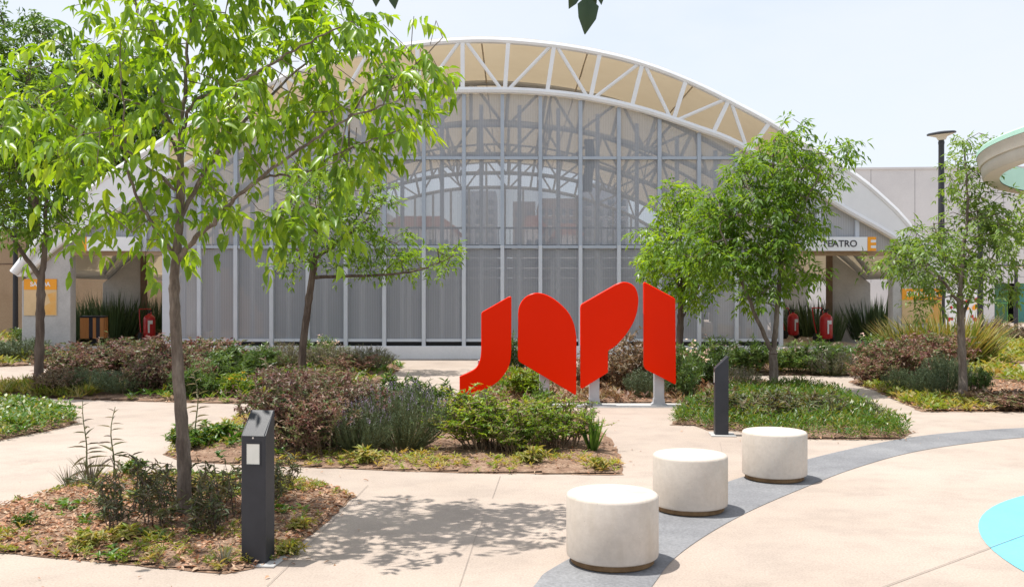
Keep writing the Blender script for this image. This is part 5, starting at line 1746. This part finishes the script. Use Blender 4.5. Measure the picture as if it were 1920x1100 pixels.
    ('oleN', 1535, 702, 640, 90, 'green shrub below the right opening', 'leafy_plant', 'plant', 'narrow leaved green plants'),
    ('lavM', 1560, 704, 650, 80, 'pale lavender clump below the right opening', 'lavender', 'shrub', 'pale lavender clumps'),
    ('oleM', 1630, 694, 628, 100, 'pale flowered shrub beside the big purple shrub', 'flowering_shrub', 'shrub', 'pale flowered shrubs'),
    # ground cover bed
    ('darkM', 1420, 790, 732, 210, 'dark leafy thicket at the foot of the forked tree', 'dark_thicket', 'plant', 'dark thickets'),
    ('darkM', 1520, 785, 740, 180, 'dark leafy thicket right of the forked trunk', 'dark_thicket', 'plant', 'dark thickets'),
    ('darkM', 1330, 782, 750, 110, 'small dark thicket behind the far bollard', 'dark_thicket', 'plant', 'dark thickets'),
    ('sparC', 1560, 800, 752, 40, 'thin stem with grey leaves above the ground cover', 'drooping_plant', 'plant', 'dark thin stemmed plants'),
    ('sparA', 1645, 806, 758, 44, 'thin leafy stem at the right tip of the ground cover', 'drooping_plant', 'plant', 'dark thin stemmed plants'),
    # right bed
    ('purpM', 1690, 718, 628, 140, 'big purple shrub at the left end of the right bed', 'purple_shrub', 'shrub', SH),
    ('purpN', 1755, 712, 620, 130, 'big purple shrub in front of the phormium', 'purple_shrub', 'shrub', SH),
    ('purpM', 1640, 722, 672, 90, 'low purple shrub at the left corner of the right bed', 'purple_shrub', 'shrub', SH),
    ('rosM', 1738, 746, 692, 62, 'small round grey green rosemary ball on the right bed', 'rosemary', 'shrub', 'rosemary bushes'),
    ('rosM', 1775, 742, 662, 90, 'dark rosemary left of the pale trunk on the right bed', 'rosemary', 'shrub', 'rosemary bushes'),
    ('rosM', 1690, 738, 690, 60, 'small rosemary left of the rosemary ball', 'rosemary', 'shrub', 'rosemary bushes'),
    ('oleN', 1830, 745, 690, 50, 'green plant right of the pale trunk on the right bed', 'leafy_plant', 'plant', 'narrow leaved green plants'),
    ('purpN', 1900, 768, 742, 120, 'low brownish shrub at the right edge of the view', 'purple_shrub', 'shrub', SH),
    ('phorm', 1775, 684, 578, 195, 'huge golden green phormium around the lamp foot', 'phormium', 'plant', None),
    ('phorm', 1715, 688, 590, 150, 'golden green phormium clump in front of the entrance pier', 'phormium', 'plant', None),
    ('phorm', 1825, 680, 600, 120, 'golden green phormium clump right of the pale trunk', 'phormium', 'plant', None),
    ('brownM', 1865, 635, 596, 70, 'distant pale brown shrub before the concrete building', 'brown_shrub', 'shrub', 'brown shrubs'),
    ('brownM', 1905, 640, 606, 60, 'distant low brown shrub by the pink path', 'brown_shrub', 'shrub', 'brown shrubs'),
):
    plant(*a)
# dark sword leaved clumps under the roof ends
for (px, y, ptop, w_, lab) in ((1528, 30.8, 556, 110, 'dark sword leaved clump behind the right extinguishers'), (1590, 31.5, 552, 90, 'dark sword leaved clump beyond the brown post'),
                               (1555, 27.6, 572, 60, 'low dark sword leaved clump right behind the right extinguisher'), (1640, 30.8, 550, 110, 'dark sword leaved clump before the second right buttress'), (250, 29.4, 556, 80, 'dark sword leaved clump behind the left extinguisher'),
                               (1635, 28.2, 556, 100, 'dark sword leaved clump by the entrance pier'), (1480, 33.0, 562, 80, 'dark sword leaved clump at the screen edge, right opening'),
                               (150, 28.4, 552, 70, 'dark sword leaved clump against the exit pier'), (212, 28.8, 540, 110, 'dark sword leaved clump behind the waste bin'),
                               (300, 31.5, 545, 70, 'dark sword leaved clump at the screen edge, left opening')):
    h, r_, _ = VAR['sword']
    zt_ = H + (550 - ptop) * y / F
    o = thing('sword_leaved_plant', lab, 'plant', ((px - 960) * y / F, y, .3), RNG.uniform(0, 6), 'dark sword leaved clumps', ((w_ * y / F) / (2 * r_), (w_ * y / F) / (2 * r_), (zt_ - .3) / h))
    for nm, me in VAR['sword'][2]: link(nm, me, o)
for o in bpy.data.objects:
    if o.parent is None and o.type == 'EMPTY': pass
